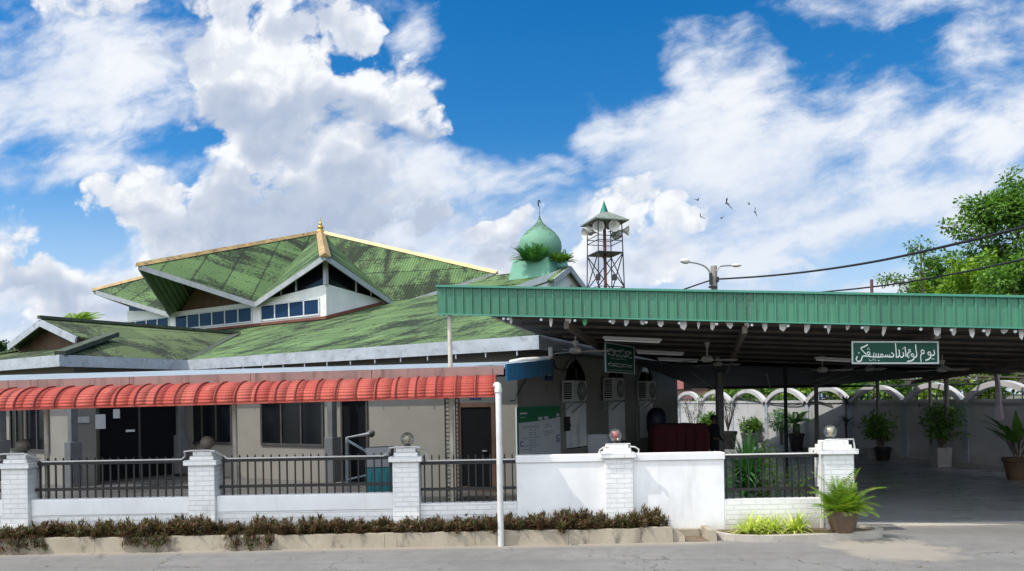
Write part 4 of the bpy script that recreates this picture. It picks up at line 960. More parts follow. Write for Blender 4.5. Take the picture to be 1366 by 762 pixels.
for sg in (-1, 1): cd.tube([(x + sg * (w / 2 + .075), yk, 1.34), (x + sg * (w / 2 + .085), yk, 1.40), (x + sg * (w / 2 + .02), yk, 1.44), (x + sg * (w / 2 - .05), yk, 1.445)], .014, 6)
cd.tube([(x - w / 2 + .03, yk + .01, 1.42), (x - w / 2 + .03, yk + .01, 1.49), (x + w / 2 - .05, yk + .01, 1.49), (x + w / 2 - .05, yk + .01, 1.42)], .012, 6)
tag(cd.build('conduit_pipe', M['whitepipe'], loc=(x, yk, 1.34), smooth=True), 'white conduit loops on the pillar with the red bulb', 'pipe')
cd = MB(); x, w = PIL[4]; cd.tube([(3.39, yc, 1.275), (4.86, yc, 1.275), (4.89, YF - .235, 1.33), (4.89, YF - .26, 1.47), (4.95, YF - .26, 1.50), (x + w / 2 - .04, YF - .26, 1.50), (x + w / 2 - .02, YF - .26, 1.36)], .014, 6)
cd.tube([(4.875, YF - .20, 1.26), (4.875, YF - .20, .1)], .016, 6)
tag(cd.build('conduit_pipe', M['whitepipe'], loc=(x, yc, 1.27), smooth=True), 'white conduit on the gate pillar and along its railing', 'pipe')

# ================================================================ things in the yard
bn = thing('bin', 'teal bin with a grey lid standing behind the railing', 'bin', (-2.22, 12.55, .1))
mb = MB(); mb.box((-2.22, 12.60, .62), (.42, .40, 1.02), taper=1.04); mb.b2((-2.44, 12.44, 1.08), (-2.0, 12.80, 1.14)); 
for dx in (-.13, 0, .13): mb.b2((-2.22 + dx - .012, 12.38, .3), (-2.22 + dx + .012, 12.40, 1.05))
mb.build('bin_body', M['teal'], bn, bevel=.015)
mb = MB(); mb.prism([(-2.45, 12.42, 1.145), (-2.03, 12.42, 1.145), (-2.03, 12.46, 1.47), (-2.45, 12.46, 1.46)], (0, .34, 0)); mb.build('lid', M['lid'], bn, bevel=.02)
mb = MB()
for sx in (-2.41, -2.03): mb.tube([(sx - .02, 12.78, .17), (sx + .02, 12.78, .17)], .075, 14)
mb.build('wheel', M['iron'], bn, smooth=True)
hr = thing('handrail', 'pale steel handrail sloping beside the dark side door', 'handrail', P(478, 640, 16.4))
def HP(px, py, d=16.4): return P(px, py, d)
mb = MB(); mb.tube([HP(492, 579, 16.8), HP(463, 584), HP(463, 660)], .035, 8); mb.tube([HP(464, 588), HP(490, 603, 15.9), HP(490, 660, 15.9)], .03, 8); mb.tube([HP(463, 640), HP(490, 634, 15.9)], .022, 8); mb.build('tube_frame', M['frame'], hr, smooth=True)
mb = MB(); mb.ball(HP(495, 578.5, 16.85), .09, 12); mb.build('knob', M['soffit_dark'], hr, smooth='all')
lt = thing('lattice_frame', 'narrow dark lattice frame standing behind the cream post by the door', 'lattice', (-1.0, 13.4, .1))
for a, b_ in ((593.5, 599.5), (607.5, 612)):
    mb = MB(); p0, p1 = P(a, 535, 13.4).x, P(b_, 535, 13.4).x
    mb.b2((p0 - .012, 13.39, .1), (p0 + .012, 13.42, 2.35)); mb.b2((p1 - .012, 13.39, .1), (p1 + .012, 13.42, 2.35)); z = .15
    while z < 2.3: mb.b2((p0, 13.40, z), (p1, 13.41, z + .018)); z += .075
    mb.build('lattice_strip', M['frame_dark'], lt)
def poster(px0, px1, py0, py1, plane, label, mat='paper', extra=None):
    mb = MB()
    if plane[0] == 'f':
        (sa, za), (sb, zb_) = on_f(px0, py0, plane[1]), on_f(px1, py1, plane[1]); f = plane[1]
        mb.prism([A(f, sa, zb_), A(f, sb, zb_), A(f, sb, za), A(f, sa, za)], FD * .008); loc = A(f, (sa + sb) / 2, zb_)
    else:
        (fa, za), (fb, zb_) = on_s(px0, py0, plane[1]), on_s(px1, py1, plane[1]); s = plane[1]
        mb.prism([A(fa, s, zb_), A(fb, s, zb_), A(fb, s, za), A(fa, s, za)], SD * .008); loc = A((fa + fb) / 2, s, zb_)
    return tag(mb.build('paper_notice', M[mat], loc=loc), label, 'notice')
poster(127, 141, 553, 572, ('f', 12.64), 'large pale paper notice on the left leaf of the double doors'); poster(151, 160, 546, 558, ('f', 12.64), 'small paper notice high on the double doors'); poster(168, 180, 573.5, 576, ('f', 12.64), 'narrow white strip label across the middle of the double doors')
poster(104, 119, 556, 564, ('f', 12.66), 'framed notice on the wall left of the double doors', 'acw')
np_ = poster(626, 642, 526.5, 533, ('s', .585), 'small blue nameplate above the brown framed door', 'nameblue'); np_.name = 'nameplate'
mb = MB(); f0, z0 = on_s(634, 530, .575)
for i in range(7): mb.face([A(f0 + .20 - i * .062, .574, z0 - .02), A(f0 + .16 - i * .062, .574, z0 - .02), A(f0 + .16 - i * .062, .574, z0 + .022), A(f0 + .20 - i * .062, .574, z0 + .022)])
o = mb.build('lettering', M['boardwhite'], np_)
# prayer board on the corner of the side wall
s0, zt = on_f(689, 543, .86); s1, _ = on_f(747, 540, .86); zt = 2.06
nb = thing('notice_board', 'tall white notice board with a green header on the side wall', 'notice board', A(.86, (s0 + s1) / 2, .75))
mb = MB(); mb.prism([A(.86, s0, .75), A(.86, s1, .75), A(.86, s1, zt), A(.86, s0, zt)], FD * .035); mb.build('board', M['boardwhite'], nb)
mb = MB(); e = .856; n_ = 10; low = [A(e, s0 + (s1 - s0) * i / n_, zt - .36 + .09 * (i / n_) ** 2) for i in range(n_ + 1)]
mb.face([A(e, s0, zt)] + low + [A(e, s1, zt)]); mb.face([A(e - .001, s0, .75), A(e - .001, s0 + .07, .75), A(e - .001, s0 + .07, zt - .3), A(e - .001, s0, zt - .3)]); mb.build('header', M['boardgreen'], nb)
def NB(u, z): return A(.851, s0 + (s1 - s0) * u, zt - z)
mb = MB()
for (u0, u1, z0_, z1_) in ((.46, .56, .25, .32), (.60, .70, .24, .31), (.06, .22, .13, .17), (.06, .18, .235, .25), (.90, .97, .19, .26)): mb.face([NB(u0, z1_), NB(u1, z1_), NB(u1, z0_), NB(u0, z0_)])
mb.build('header_marks', M['boardwhite'], nb)
mb = MB(); r2 = random.Random(3)
def scrib(u0, u1, z, amp=.012):
    n = int((u1 - u0) * 60) + 3; stroke(mb, [(u0 + (u1 - u0) * i / n, z + r2.uniform(-amp, amp)) for i in range(n + 1)], .010, NB2)
def NB2(a, b_): return NB(a, b_)
for (u0, u1, z) in ((.08, .50, .45), (.10, .48, .48), (.62, .74, .44), (.60, .78, .50), (.60, .82, .60), (.60, .82, .64), (.60, .74, .69), (.08, .50, .72), (.08, .48, .90), (.1, .3, .98), (.08, .46, 1.12), (.08, .34, 1.16)): scrib(u0, u1, z)
for u in (.25, .29, .36): 
    for z in (.54, .60, .66, .78, .84, .95, 1.03, 1.20): scrib(u, u + .04, z, .015)
mb.build('writing', M['ink'], nb)
mb = MB(); stroke(mb, [(.13, .80), (.08, .79), (.06, .84), (.08, .90), (.13, .89)], .025, NB2); stroke(mb, [(.97, .72), (.90, .73), (.90, .79), (.96, .80), (.96, .87), (.88, .87)], .030, NB2); stroke(mb, [(.90, .72), (.90, .88)], .025, NB2); mb.build('blue_marks', M['inkblue'], nb)
# outdoor units of the air conditioning on the side wall
def ac(label, s, zb, w=.70, h=.52, dep=.32):
    t = thing('air_conditioner', label, 'air conditioner', A(.9, s, zb), 'air conditioning units on the side wall')
    f0 = .82 - dep
    mb = MB(); mb.prism([A(f0, s - w / 2, zb), A(f0 + dep, s - w / 2, zb), A(f0 + dep, s - w / 2, zb + h), A(f0, s - w / 2, zb + h)], SD * w); mb.build('casing', M['acw'], t, bevel=.02)
    rot_ = Matrix((SD, UP, -FD)).transposed(); c = A(f0 - .006, s + .08, zb + h / 2)
    mb = MB(); mb.lathe([(.001, .004), (.20, .004), (.235, .012), (.24, .002), (.24, 0)], c, 24, rot=rot_); mb.build('fan_recess', M['acd'], t, smooth=True)
    mb = MB()
    for rr in (.05, .09, .13, .17, .21): mb.tube([A(f0 - .022, s + .08 + rr * math.cos(R(15) * i), zb + h / 2 + rr * math.sin(R(15) * i)) for i in range(24)], .004, 4, closed=True)
    for i in range(6): a = R(30) * i; mb.tube([A(f0 - .022, s + .08 + .24 * math.cos(a), zb + h / 2 + .24 * math.sin(a)), A(f0 - .022, s + .08 - .24 * math.cos(a), zb + h / 2 - .24 * math.sin(a))], .004, 4)
    mb.build('fan_grille', M['acw'], t)
    mb = MB()
    for i in range(9): z = zb + .06 + i * (h - .1) / 9; mb.prism([A(f0 + .05, s - w / 2 - .012, z), A(f0 + dep - .05, s - w / 2 - .012, z), A(f0 + dep - .05, s - w / 2 - .012, z + .035), A(f0 + .05, s - w / 2 - .012, z + .035)], SD * .013)
    mb.build('side_louvre', M['acd'], t)
    for ds in (-.28, .28): mb = MB(); mb.bar(A(f0 + .02, s + ds, zb - .02), A(.9, s + ds, zb - .02), .04, .035); mb.bar(A(f0 + .06, s + ds, zb - .04), A(.89, s + ds, zb - .30), .03, .03); mb.build('bracket', M['galv'], t)
ac('white air conditioning unit nearest the notice board', 2.95, 2.16)
ac('weathered air conditioning unit below the dark green script sign', 5.35, 2.17, .74, .62)
ac('air conditioning unit furthest along the side wall', 7.75, 2.17, .70, .56)
mb = MB(); mb.prism([A(.80, 2.72, 1.42), A(.80, 2.96, 1.42), A(.80, 2.96, 1.78), A(.80, 2.72, 1.78)], FD * .095); mb.prism([A(.785, 2.88, 1.52), A(.785, 2.97, 1.52), A(.785, 2.97, 1.60), A(.785, 2.88, 1.60)], FD * .02); tag(mb.build('meter_box', M['iron'], loc=A(.8, 2.84, 1.42), bevel=.01), 'small black meter box beside the notice board', 'meter box')
cb = thing('cabinet', 'low white cabinet against the side wall under the windows', 'cabinet', A(.55, 4.4, .1))
mb = MB(); mb.prism([A(.30, 4.05, .1), A(.86, 4.05, .1), A(.86, 4.05, 1.28), A(.30, 4.05, 1.28)], SD * .85); mb.build('body', M['boardwhite'], cb, bevel=.012)
mb = MB(); mb.prism([A(.285, 4.08, .75), A(.285, 4.87, .75), A(.285, 4.87, 1.24), A(.285, 4.08, 1.24)], FD * .014); mb.build('door', M['boardwhite'], cb, bevel=.006)
mb = MB()
for i in range(3): mb.prism([A(.278, 4.30 + i * .11, .98), A(.278, 4.38 + i * .11, .98), A(.278, 4.38 + i * .11, 1.06), A(.278, 4.30 + i * .11, 1.06)], FD * .006)
mb.build('lettering', M['ink'], cb)
# small blue-white sign on the wall corner by the blue skirt
sg_ = thing('wall_sign', 'small dark blue sign high on the wall beside the blue skirt', 'sign', A(.88, 1.6, 2.4))
s_a, z_a = on_f(728, 481, .86); s_b, z_b = on_f(738, 508, .86)
mb = MB(); mb.prism([A(.86, s_a, z_b), A(.86, s_b, z_b), A(.86, s_b, z_a), A(.86, s_a, z_a)], FD * .03); mb.build('board', M['nameblue'], sg_)
mb = MB(); zm = (z_a + z_b) / 2; mb.face([A(.856, s_a + .08, zm + .1), A(.856, s_b - .08, zm + .1), A(.856, s_b - .08, z_a - .06), A(.856, s_a + .08, z_a - .06)]); mb.face([A(.856, s_a + .08, z_b + .12), A(.856, s_b - .08, z_b + .12), A(.856, (s_a + s_b) / 2, zm - .08)]); mb.build('emblem', M['frost'], sg_)

def wall_cable(pts, f, r, label):
    q = [A(f, *on_f(a, b_, f)) for a, b_ in pts]; mb = MB(); mb.tube(smoothpts(q, 4), r, 5); tag(mb.build('wall_cable', M['cable'], loc=q[0], smooth=True), label, 'cable')
wall_cable([(705, 499), (698, 512), (690, 526), (686.5, 534), (680, 535)], .86, .014, 'thin dark cable running down the wall left of the notice board')
wall_cable([(739, 480), (741, 490), (750, 493.5), (760, 491), (766, 482), (768, 474)], .84, .016, 'dark cable looping beside the first pointed window')
wall_cable([(742, 474), (758, 471), (772, 470), (782, 474), (788, 479)], .84, .013, 'dark cable strung above the first pointed window')
# cloth covered table, drum
tb = thing('covered_table', 'table draped to the ground with a maroon cloth', 'table', P(904, 620, 21.5))
a, b_ = P(874, 600, 21.2), P(936, 600, 21.8); zt_ = 1.44
mb = MB(); n_ = 26; r3 = random.Random(9); top = []; bot = []
per = []
for i in range(n_): per.append(i / n_)
w_, d_ = (b_.x - a.x), .9
def edge(t):
    q = t * 2 * (w_ + d_)
    if q < w_: return (a.x + q, 21.1)
    if q < w_ + d_: return (b_.x, 21.1 + q - w_)
    if q < 2 * w_ + d_: return (b_.x - (q - w_ - d_), 21.1 + d_)
    return (a.x, 21.1 + d_ - (q - 2 * w_ - d_))
n_ = 64
ring = lambda k, z, j: [Vector((edge(i / n_)[0] + ((edge(i / n_)[0] - (a.x + w_ / 2)) * k) + j * math.sin(i * 1.9), edge(i / n_)[1] + (edge(i / n_)[1] - 21.55) * k + j * math.cos(i * 2.3), z + (.02 * math.sin(i * .7) if z > .5 else .05 * math.sin(i * .5)))) for i in range(n_)]
rings = [ring(-.04, zt_ + .02, 0), ring(0, zt_ - .02, .005), ring(.03, zt_ - .3, .025), ring(.04, .65, .04), ring(.05, .22, .05)]
for r0, r1 in zip(rings, rings[1:]):
    for i in range(n_): j = (i + 1) % n_; mb.face([r1[i], r1[j], r0[j], r0[i]])
mb.face(rings[0]); mb.build('cloth', M['maroon'], tb)
mb = MB()
for x_ in (a.x + .1, b_.x - .1):
    for y_ in (21.2, 21.9): mb.b2((x_ - .03, y_ - .03, .02), (x_ + .03, y_ + .03, zt_ - .05))
mb.build('leg', M['frame_dark'], tb)
dm = P(881, 600, 22.5); mb = MB(); mb.lathe([(.22, .10), (.25, .12), (.25, .6), (.26, .62), (.25, .64), (.25, 1.15), (.30, 1.3), (.30, 1.62), (.27, 1.78), (.16, 1.90), (.001, 1.93)], (dm.x - .1, dm.y, 0), 24); tag(mb.build('drum', M['bluedrum'], loc=(dm.x - .1, dm.y, .1), smooth=True), 'dark blue drum with a rounded top beside the maroon table', 'drum')

# ================================================================ canopy over the parking floor
def zc(x, y): return 3.20 - .063 * (x - 7.8) - .0134 * (y - 11.4)
cn = thing('parking_canopy', 'large flat parking canopy with a long ribbed green fascia', 'canopy', (5, 18, 0))
FL, FR = Vector((-1.25, 12.9)), Vector((14.6, 12.9 - 1.5 / 9.05 * 15.85))
fd = (FR - FL).normalized(); fn = Vector((-fd.y, fd.x))                   # along the fascia / inwards
def fasc(t, inn=0.0): q = FL + fd * t + fn * inn; return q
LF = (FR - FL).length
def zfb(t): q = fasc(t); return zc(q.x, q.y) - .02
FH = .455
mb = MB(); step = .155; n_ = int(LF / step)
for i in range(n_):
    t0, t1 = i * step, (i + 1) * step; rb = .022
    for (ta, tb_, ia, ib) in ((t0, t0 + step - .045, 0, 0), (t0 + step - .045, t0 + step - .035, 0, -rb), (t0 + step - .035, t1 - .010, -rb, -rb), (t1 - .010, t1, -rb, 0)):
        qa, qb = fasc(ta, ia), fasc(tb_, ib)
        mb.face([(*qa, zfb(ta)), (*qb, zfb(tb_)), (*qb, zfb(tb_) + FH), (*qa, zfb(ta) + FH)])
        qa2, qb2 = fasc(ta, .03), fasc(tb_, .03)
        mb.face([(*qb2, zfb(tb_)), (*qa2, zfb(ta)), (*qa2, zfb(ta) + FH), (*qb2, zfb(tb_) + FH)])
q0, q1 = fasc(0), fasc(0, .03); mb.face([(*q1, zfb(0)), (*q0, zfb(0)), (*q0, zfb(0) + FH), (*q1, zfb(0) + FH)])
mb.build('fascia_panel', M['greenmetal'], cn)
mb = MB(); qa, qb = fasc(-.015, .0), fasc(LF, .0)
mb.bar((*qa, zfb(0) + FH + .012), (*qb, zfb(LF) + FH + .012), .11, .035); mb.build('top_flashing', M['greencap'], cn)
mb = MB(); qa, qb = fasc(-.0, .005), fasc(LF, .005); mb.bar((*qa, zfb(0) - .012), (*qb, zfb(LF) - .012), .07, .022); mb.build('bottom_flashing', M['greencap'], cn)
# left return
mb = MB(); qa, qb = fasc(-.006, .0), fasc(-.006, .5)
mb.prism([(*qa, zfb(0)), (*qb, zfb(0)), (*qb, zfb(0) + FH), (*qa, zfb(0) + FH)], (.004, 0, 0)); mb.build('fascia_return', M['greenmetal'], cn)
# roof sheets
def cpt(x, y, o=.03): return Vector((x, y, zc(x, y) + o))
ql = fasc(.82, .05); qr = fasc(LF, .05)
aF = -.09; a0, a1 = A(aF, -.15, 0), A(aF, 11.6, 0)
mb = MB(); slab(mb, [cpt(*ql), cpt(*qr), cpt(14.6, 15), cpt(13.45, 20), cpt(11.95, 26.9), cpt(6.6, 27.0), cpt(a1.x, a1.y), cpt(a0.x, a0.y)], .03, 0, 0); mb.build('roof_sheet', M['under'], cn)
mb = MB(); slab(mb, [Vector((11.8, 26.9, zc(11.8, 26.9) + .02)), Vector((9.2, 32.3, 2.72)), Vector((6.6, 27.0, zc(6.6, 27) + .02))], .03); mb.build('rear_roof_sheet', M['under'], cn)
mb = MB(); mb.prism([(6.2, 27.02, 2.50), (11.8, 26.92, 2.50), (11.8, 26.92, zc(11.8, 26.9)), (6.2, 27.02, zc(6.6, 27))], (0, .03, 0)); mb.build('rear_valance', M['net'], cn)
mb = MB(); mb.face([(3.2, 19.8, zc(3.2, 19.8) - .22), (12.0, 19.6, zc(12, 19.6) - .10), (11.8, 26.8, 2.58), (6.6, 26.8, 2.58)]); mb.build('shade_cloth', M['net'], cn)
mb = MB()
for (p, q) in (((5.0, 21.0), (7.2, 26.7)), ((7.0, 20.6), (9.2, 26.7)), ((9.2, 20.4), (10.8, 26.7))):
    f_ = lambda x, y: 2.56 + (26.8 - y) / 7.1 * (zc(x, 19.7) - .18 - 2.58) - .02
    mb.tube([(*p, f_(*p) - .03), (*q, f_(*q) - .03)], .014, 5)
mb.tube([(6.4, 26.85, 2.50), (11.7, 26.85, 2.50)], .02, 6); mb.build('shade_cloth_rope', M['steelpost'], cn)
# purlins parallel with the fascia, rafters inwards
d_in = .35; k = 0
while d_in < 14.3:
    t0 = .9 + max(0, d_in * .28 + .25 * max(0, d_in - 3)); p = fasc(t0, d_in); q = fasc(min(LF - .8, 13.6), d_in)
    while (Vector((p.x, p.y, 0)) - C0).dot(FD) > -.3 and (Vector((p.x, p.y, 0)) - C0).dot(SD) > -.3: t0 += .2; p = fasc(t0, d_in)
    if d_in > 7.0: q = fasc(LF - 1.8, d_in)
    mb = MB(); mb.bar((*p, zc(*p) - .03), (*q, zc(*q) - .03), .05, .045); mb.build('purlin', M['beam'], cn); d_in += .95 if d_in < 4 else 1.35
for t in (2.2, 5.1, 8.0, 10.9, 13.2):
    p, q = fasc(t, .1), fasc(t + 1.2, 13.9)
    mb = MB()
    while (Vector((q.x, q.y, 0)) - C0).dot(FD) > -.3: q = p.lerp(q, .9)
    mb.bar((*p, zc(*p) - .15), (*q, zc(*q) - .15), .08, .12); mb.build('rafter', M['beam'], cn)
def cpost(px, d, r, mat, zb=.0):
    x = P(px, 540, d).x; mb = MB(); mb.tube([(x, d, zb), (x, d, zc(x, d))], r, 10); mb.build('post', M[mat], cn, smooth=True)
cpost(960, 22.5, .12, 'steelpost'); cpost(1048, 20.0, .045, 'net'); cpost(1089, 26.2, .07, 'steelpost'); cpost(1171, 24.9, .055, 'steelpost'); cpost(1241, 22.9, .045, 'steelpost'); cpost(1263, 22.2, .065, 'steelpost')
x = P(600, 450, 12.95).x; mb = MB(); mb.tube([(x, 12.98, 2.78), (x, 12.98, 3.80)], .04, 10); mb.build('post', M['cream_post'], cn, smooth=True)
mb = MB(); mb.tube([P(1112, 515.5, 26.5), P(1240, 514, 24.8), P(1400, 510, 21.5)], .035, 8); mb.build('tie_bar', M['net'], cn)
# ---------------------------------------------------------------- what hangs under the canopy
def under(px, py, inn):
    """a point hanging below the roof, on the vertical plane inn metres behind the fascia"""
    return hit(px, py, Vector((*fasc(0, inn), 0)), Vector((fn.x, fn.y, 0)))
PB = {'w': [], 'g': None}
pen = [648, 681, 735, 758, 780, 816, 836, 857, 881, 911, 932, 951, 973, 996, 1020, 1044, 1077, 1106, 1131, 1156, 1180, 1250, 1272, 1296, 1318, 1340, 1362]
for i, px in enumerate(pen):
    if px < 670: continue
    tpos = None; p = under(px, 430, .10); t = (Vector((p.x, p.y)) - FL).dot(fd); z = zfb(t) - .025
    w_ = rnd.uniform(.05, .12); h_ = rnd.uniform(.07, .17); c = fasc(t, .10); e = Vector((fd.x, fd.y, 0)); kx = rnd.uniform(-.4, .4); sh = rnd.choice((0, 0, 1))
    mb = MB(); o = Vector((c.x, c.y, z)); dn = Vector((fn.x * rnd.uniform(-.2, .3), fn.y * rnd.uniform(-.2, .3), -1)).normalized()
    pts = [o - e * w_ / 2, o + e * w_ / 2, o + e * (w_ * .42 + kx * .03) + dn * h_ * .55, o + e * kx * w_ * .5 + dn * h_, o - e * (w_ * .40 - kx * .02) + dn * h_ * (.5 if sh else .75)]
    mb.prism(pts, (fn.x * .006, fn.y * .006, 0))
    green = px == 780
    tag(mb.build('pennant', M['pengreen' if green else 'pennant'], loc=o), 'small green pennant among the white ones under the fascia' if green else 'small white pennant hanging in the row under the green fascia', 'pennant', 'pennants under the canopy fascia')
for px in (672, 678, 722, 767, 814, 862, 906, 956, 1003, 1051, 1101, 1150, 1199, 1228, 1269, 1312, 1354):
    p = under(px, 430, .05); t = (Vector((p.x, p.y)) - FL).dot(fd); c = fasc(t, .05); z = zfb(t)
    b0 = thing('festoon_bulb', 'small white bulb in the string along the fascia edge', 'bulb', (c.x, c.y, z - .06), 'string bulbs under the fascia')
    mb = MB(); mb.ball((c.x, c.y, z - .058), .026, 12); mb.build('globe', M['bulb'], b0, smooth='all'); mb = MB(); mb.tube([(c.x, c.y, z - .008), (c.x, c.y, z - .040)], .013, 8); mb.build('socket', M['iron'], b0)
def tube_light(pxa, pya, pxb, pyb, d, label):
    a, b_ = P(pxa, pya, d), P(pxb, pyb, d); t = thing('tube_light', label, 'tube light', (a + b_) / 2, 'fluorescent tubes under the canopy')
    a.z = min(a.z, zc(a.x, a.y) - .17); b_.z = min(b_.z, zc(b_.x, b_.y) - .17)
    mb = MB(); mb.bar(a, b_, .10, .05); mb.build('housing', M['tube'], t, bevel=.008); mb = MB(); o = Vector((0, 0, -.045)); mb.tube([a.lerp(b_, .03) + o, a.lerp(b_, .97) + o], .016, 8); mb.build('tube', M['bulb'], t, smooth=True)
    for k_ in (.2, .8): q = a.lerp(b_, k_); mb = MB(); mb.tube([q, (q.x, q.y, zc(q.x, q.y))], .006, 5); mb.build('hanger', M['iron'], t)
tube_light(804, 441.5, 882, 446.5, 14.2, 'nearest tube light, just behind the fascia above the side wall'); tube_light(848, 457.5, 912, 461, 16.8, 'tube light above and right of the script sign'); tube_light(877, 466, 931, 470, 18.6, 'third and smallest tube light receding above the side wall'); tube_light(1087, 468.5, 1136, 471.5, 16.5, 'tube light just left of the green hanging sign')
def fan(px, py_top, py, d, ang, label):
    c = P(px, py, d); t = thing('ceiling_fan', label, 'ceiling fan', c, 'ceiling fans under the canopy'); zt_ = zc(c.x, c.y)
    ztc = max(P(px, py_top, d).z, c.z + .2); ztc = min(ztc, zt_ - .03)
    mb = MB(); mb.tube([c + UP * .08, (c.x, c.y, zt_)], .014, 8); mb.build('downrod', M['fan'], t, smooth=True)
    mb = MB(); mb.lathe([(.015, ztc - .14), (.03, ztc - .10), (.065, ztc), (.001, ztc + .005)], (c.x, c.y, 0), 16); mb.build('canopy_cup', M['fan'], t, smooth=True)
    mb = MB(); mb.lathe([(.001, -.05), (.08, -.05), (.12, -.02), (.125, .02), (.10, .06), (.03, .09)], c, 20); mb.build('motor', M['fan'], t, smooth=True)
    for k_ in range(3):
        a = R(ang + 120 * k_); e = Vector((math.cos(a), math.sin(a), 0)); s_ = Vector((-e.y, e.x, 0)); m_ = MB(); q = c + UP * -.005
        m_.prism([q + e * .12 - s_ * .03, q + e * .24 - s_ * .065 + UP * .012, q + e * .66 - s_ * .075 + UP * .015, q + e * .68 + s_ * .06 - UP * .012, q + e * .24 + s_ * .06 - UP * .012, q + e * .12 + s_ * .03], (0, 0, -.006)); m_.build('blade', M['fan'], t)
fan(943.5, 457, 480, 15.6, 12, 'ceiling fan nearest the middle of the canopy, left of centre'); fan(957.5, 467, 486, 19.0, 20, 'smaller ceiling fan hanging behind the middle one'); fan(1097, 475, 494, 17.6, -8, 'ceiling fan left of the green hanging sign'); fan(1257, 483, 493, 16.2, 15, 'ceiling fan just behind the right end of the hanging sign'); fan(768, 455, 468.5, 14.6, 8, 'ceiling fan hanging in front of the first pointed window'); fan(1160, 484, 492.5, 19.0, 35, 'small ceiling fan behind the hanging sign')
# the green sign with white lettering
def SP(x, y, inn=.32):        # x, y in the sign's own grid (1366 x 546 over 150 x 60 photo pixels)
    p = under(1120 + x / 9.107, 440 + y / 9.1, .32); return p - Vector((fn.x, fn.y, 0)) * inn
sgn = thing('hanging_sign', 'green sign with white Jawi lettering hanging under the canopy fascia', 'sign', SP(676, 415, 0))
c4 = [SP(150, 412, 0), SP(1205, 412, 0), SP(1200, 143, 0), SP(147, 143, 0)]
mb = MB(); mb.prism(c4, (fn.x * .03, fn.y * .03, 0)); mb.build('board', M['signgreen'], sgn, bevel=.004)
mb = MB()
o4 = [SP(148, 416, .004), SP(1208, 416, .004), SP(1203, 139, .004), SP(145, 139, .004)]; i4 = [SP(166, 396, .004), SP(1188, 396, .004), SP(1184, 158, .004), SP(163, 158, .004)]
for i in range(4): j = (i + 1) % 4; mb.prism([o4[i], o4[j], i4[j], i4[i]], (fn.x * .012, fn.y * .012, 0))
mb.build('border', M['signframe'], sgn)
mb = MB(); LW = 17
def pen_(pts, w=LW): stroke(mb, smoothpts(pts, 4), w, lambda x, y: SP(x, y, .003))
def dot(x, y, r=8): mb.face([SP(x - r, y, .003), SP(x, y + r, .003), SP(x + r, y, .003), SP(x, y - r, .003)])
def loop(x, y, r, w=12): pen_([(x + r * math.cos(R(40) * i), y + r * math.sin(R(40) * i)) for i in range(10)], w)
# yum
pen_([(1143, 245), (1152, 285), (1140, 308), (1108, 314)]); loop(1090, 288, 18, 14); pen_([(1106, 300), (1106, 328), (1085, 355), (1042, 372)]); dot(1122, 354); dot(1143, 354)
loop(1008, 266, 19, 14); pen_([(1030, 290), (1010, 288), (990, 300), (984, 335), (990, 390)], 15)
# lwng
pen_([(922, 178), (927, 240), (936, 295), (928, 328), (905, 334), (890, 322)]); loop(884, 308, 16, 13); pen_([(898, 318), (902, 345), (880, 372), (820, 386)])
pen_([(866, 250), (850, 240), (838, 252), (850, 268), (866, 264)], 13); pen_([(852, 266), (826, 292), (822, 322), (845, 342)], 15); dot(843, 318, 7)
# anda
pen_([(794, 208), (800, 260), (808, 328)]); pen_([(770, 275), (778, 308), (764, 330), (742, 330), (730, 312)]); dot(768, 230, 7); dot(780, 214, 6); pen_([(720, 240), (726, 280), (722, 318), (700, 334), (682, 326)]); pen_([(677, 165), (684, 240), (690, 325)])
# sembahyangkan
pen_([(628, 278), (655, 300), (650, 325), (610, 332)]); pen_([(615, 332), (560, 326), (480, 332), (400, 328), (318, 322)], 15)
for x_ in (605, 580, 556): pen_([(x_ + 4, 302), (x_, 328)], 13)
loop(512, 312, 15, 13)
for x_ in (470, 440, 412): pen_([(x_ + 2, 288), (x_, 326)], 13)
dot(474, 374, 9); dot(405, 366, 7); dot(432, 370, 7); dot(418, 352, 6); dot(360, 366, 7); dot(380, 373, 7); dot(420, 282, 6)
loop(352, 286, 17, 13); pen_([(366, 300), (352, 318), (328, 322)], 14); dot(340, 232, 7); dot(362, 240, 7); dot(350, 222, 6)
pen_([(343, 180), (300, 205), (258, 226), (292, 268), (322, 300), (318, 322)], 17)
pen_([(318, 322), (286, 318), (270, 345), (262, 370), (232, 386), (206, 372), (204, 346), (216, 322)], 16); dot(234, 282, 9)
mb.build('lettering', M['signwhite'], sgn)
for x_ in (300, 1050):
    p = SP(x_, 139, -.015); mb = MB(); mb.tube([p, (p.x, p.y, zc(p.x, p.y))], .006, 6); mb.build('hanger', M['iron'], sgn)
# green sign on the side wall
SGF = -1.3; g0, gz0 = on_f(807, 460, SGF); g1, gz1 = on_f(846, 498, SGF)
gs = thing('hanging_sign', 'dark green sign with rows of small white script hanging before the side wall', 'sign', A(SGF, (g0 + g1) / 2, 2.80))
zta, zba, ztb, zbb = on_f(807, 457, SGF)[1], on_f(807, 496, SGF)[1], on_f(846, 463.5, SGF)[1], on_f(846, 498.5, SGF)[1]
mb = MB(); q4 = [A(SGF, g0, zba), A(SGF, g1, zbb), A(SGF, g1, ztb), A(SGF, g0, zta)]; mb.prism(q4, FD * .04); mb.build('board', M['signgreen'], gs, bevel=.006)
mb = MB(); r4 = random.Random(8)
def GP(u, v): z0_, z1_ = zba + (zbb - zba) * u, zta + (ztb - zta) * u; return A(SGF - .006, g0 + (g1 - g0) * u, z1_ + (z0_ - z1_) * v)
def gsc(u0, u1, v, amp, w, n): stroke(mb, smoothpts([(u0 + (u1 - u0) * i / n, v + r4.uniform(-amp, amp)) for i in range(n + 1)], 3), w, GP)
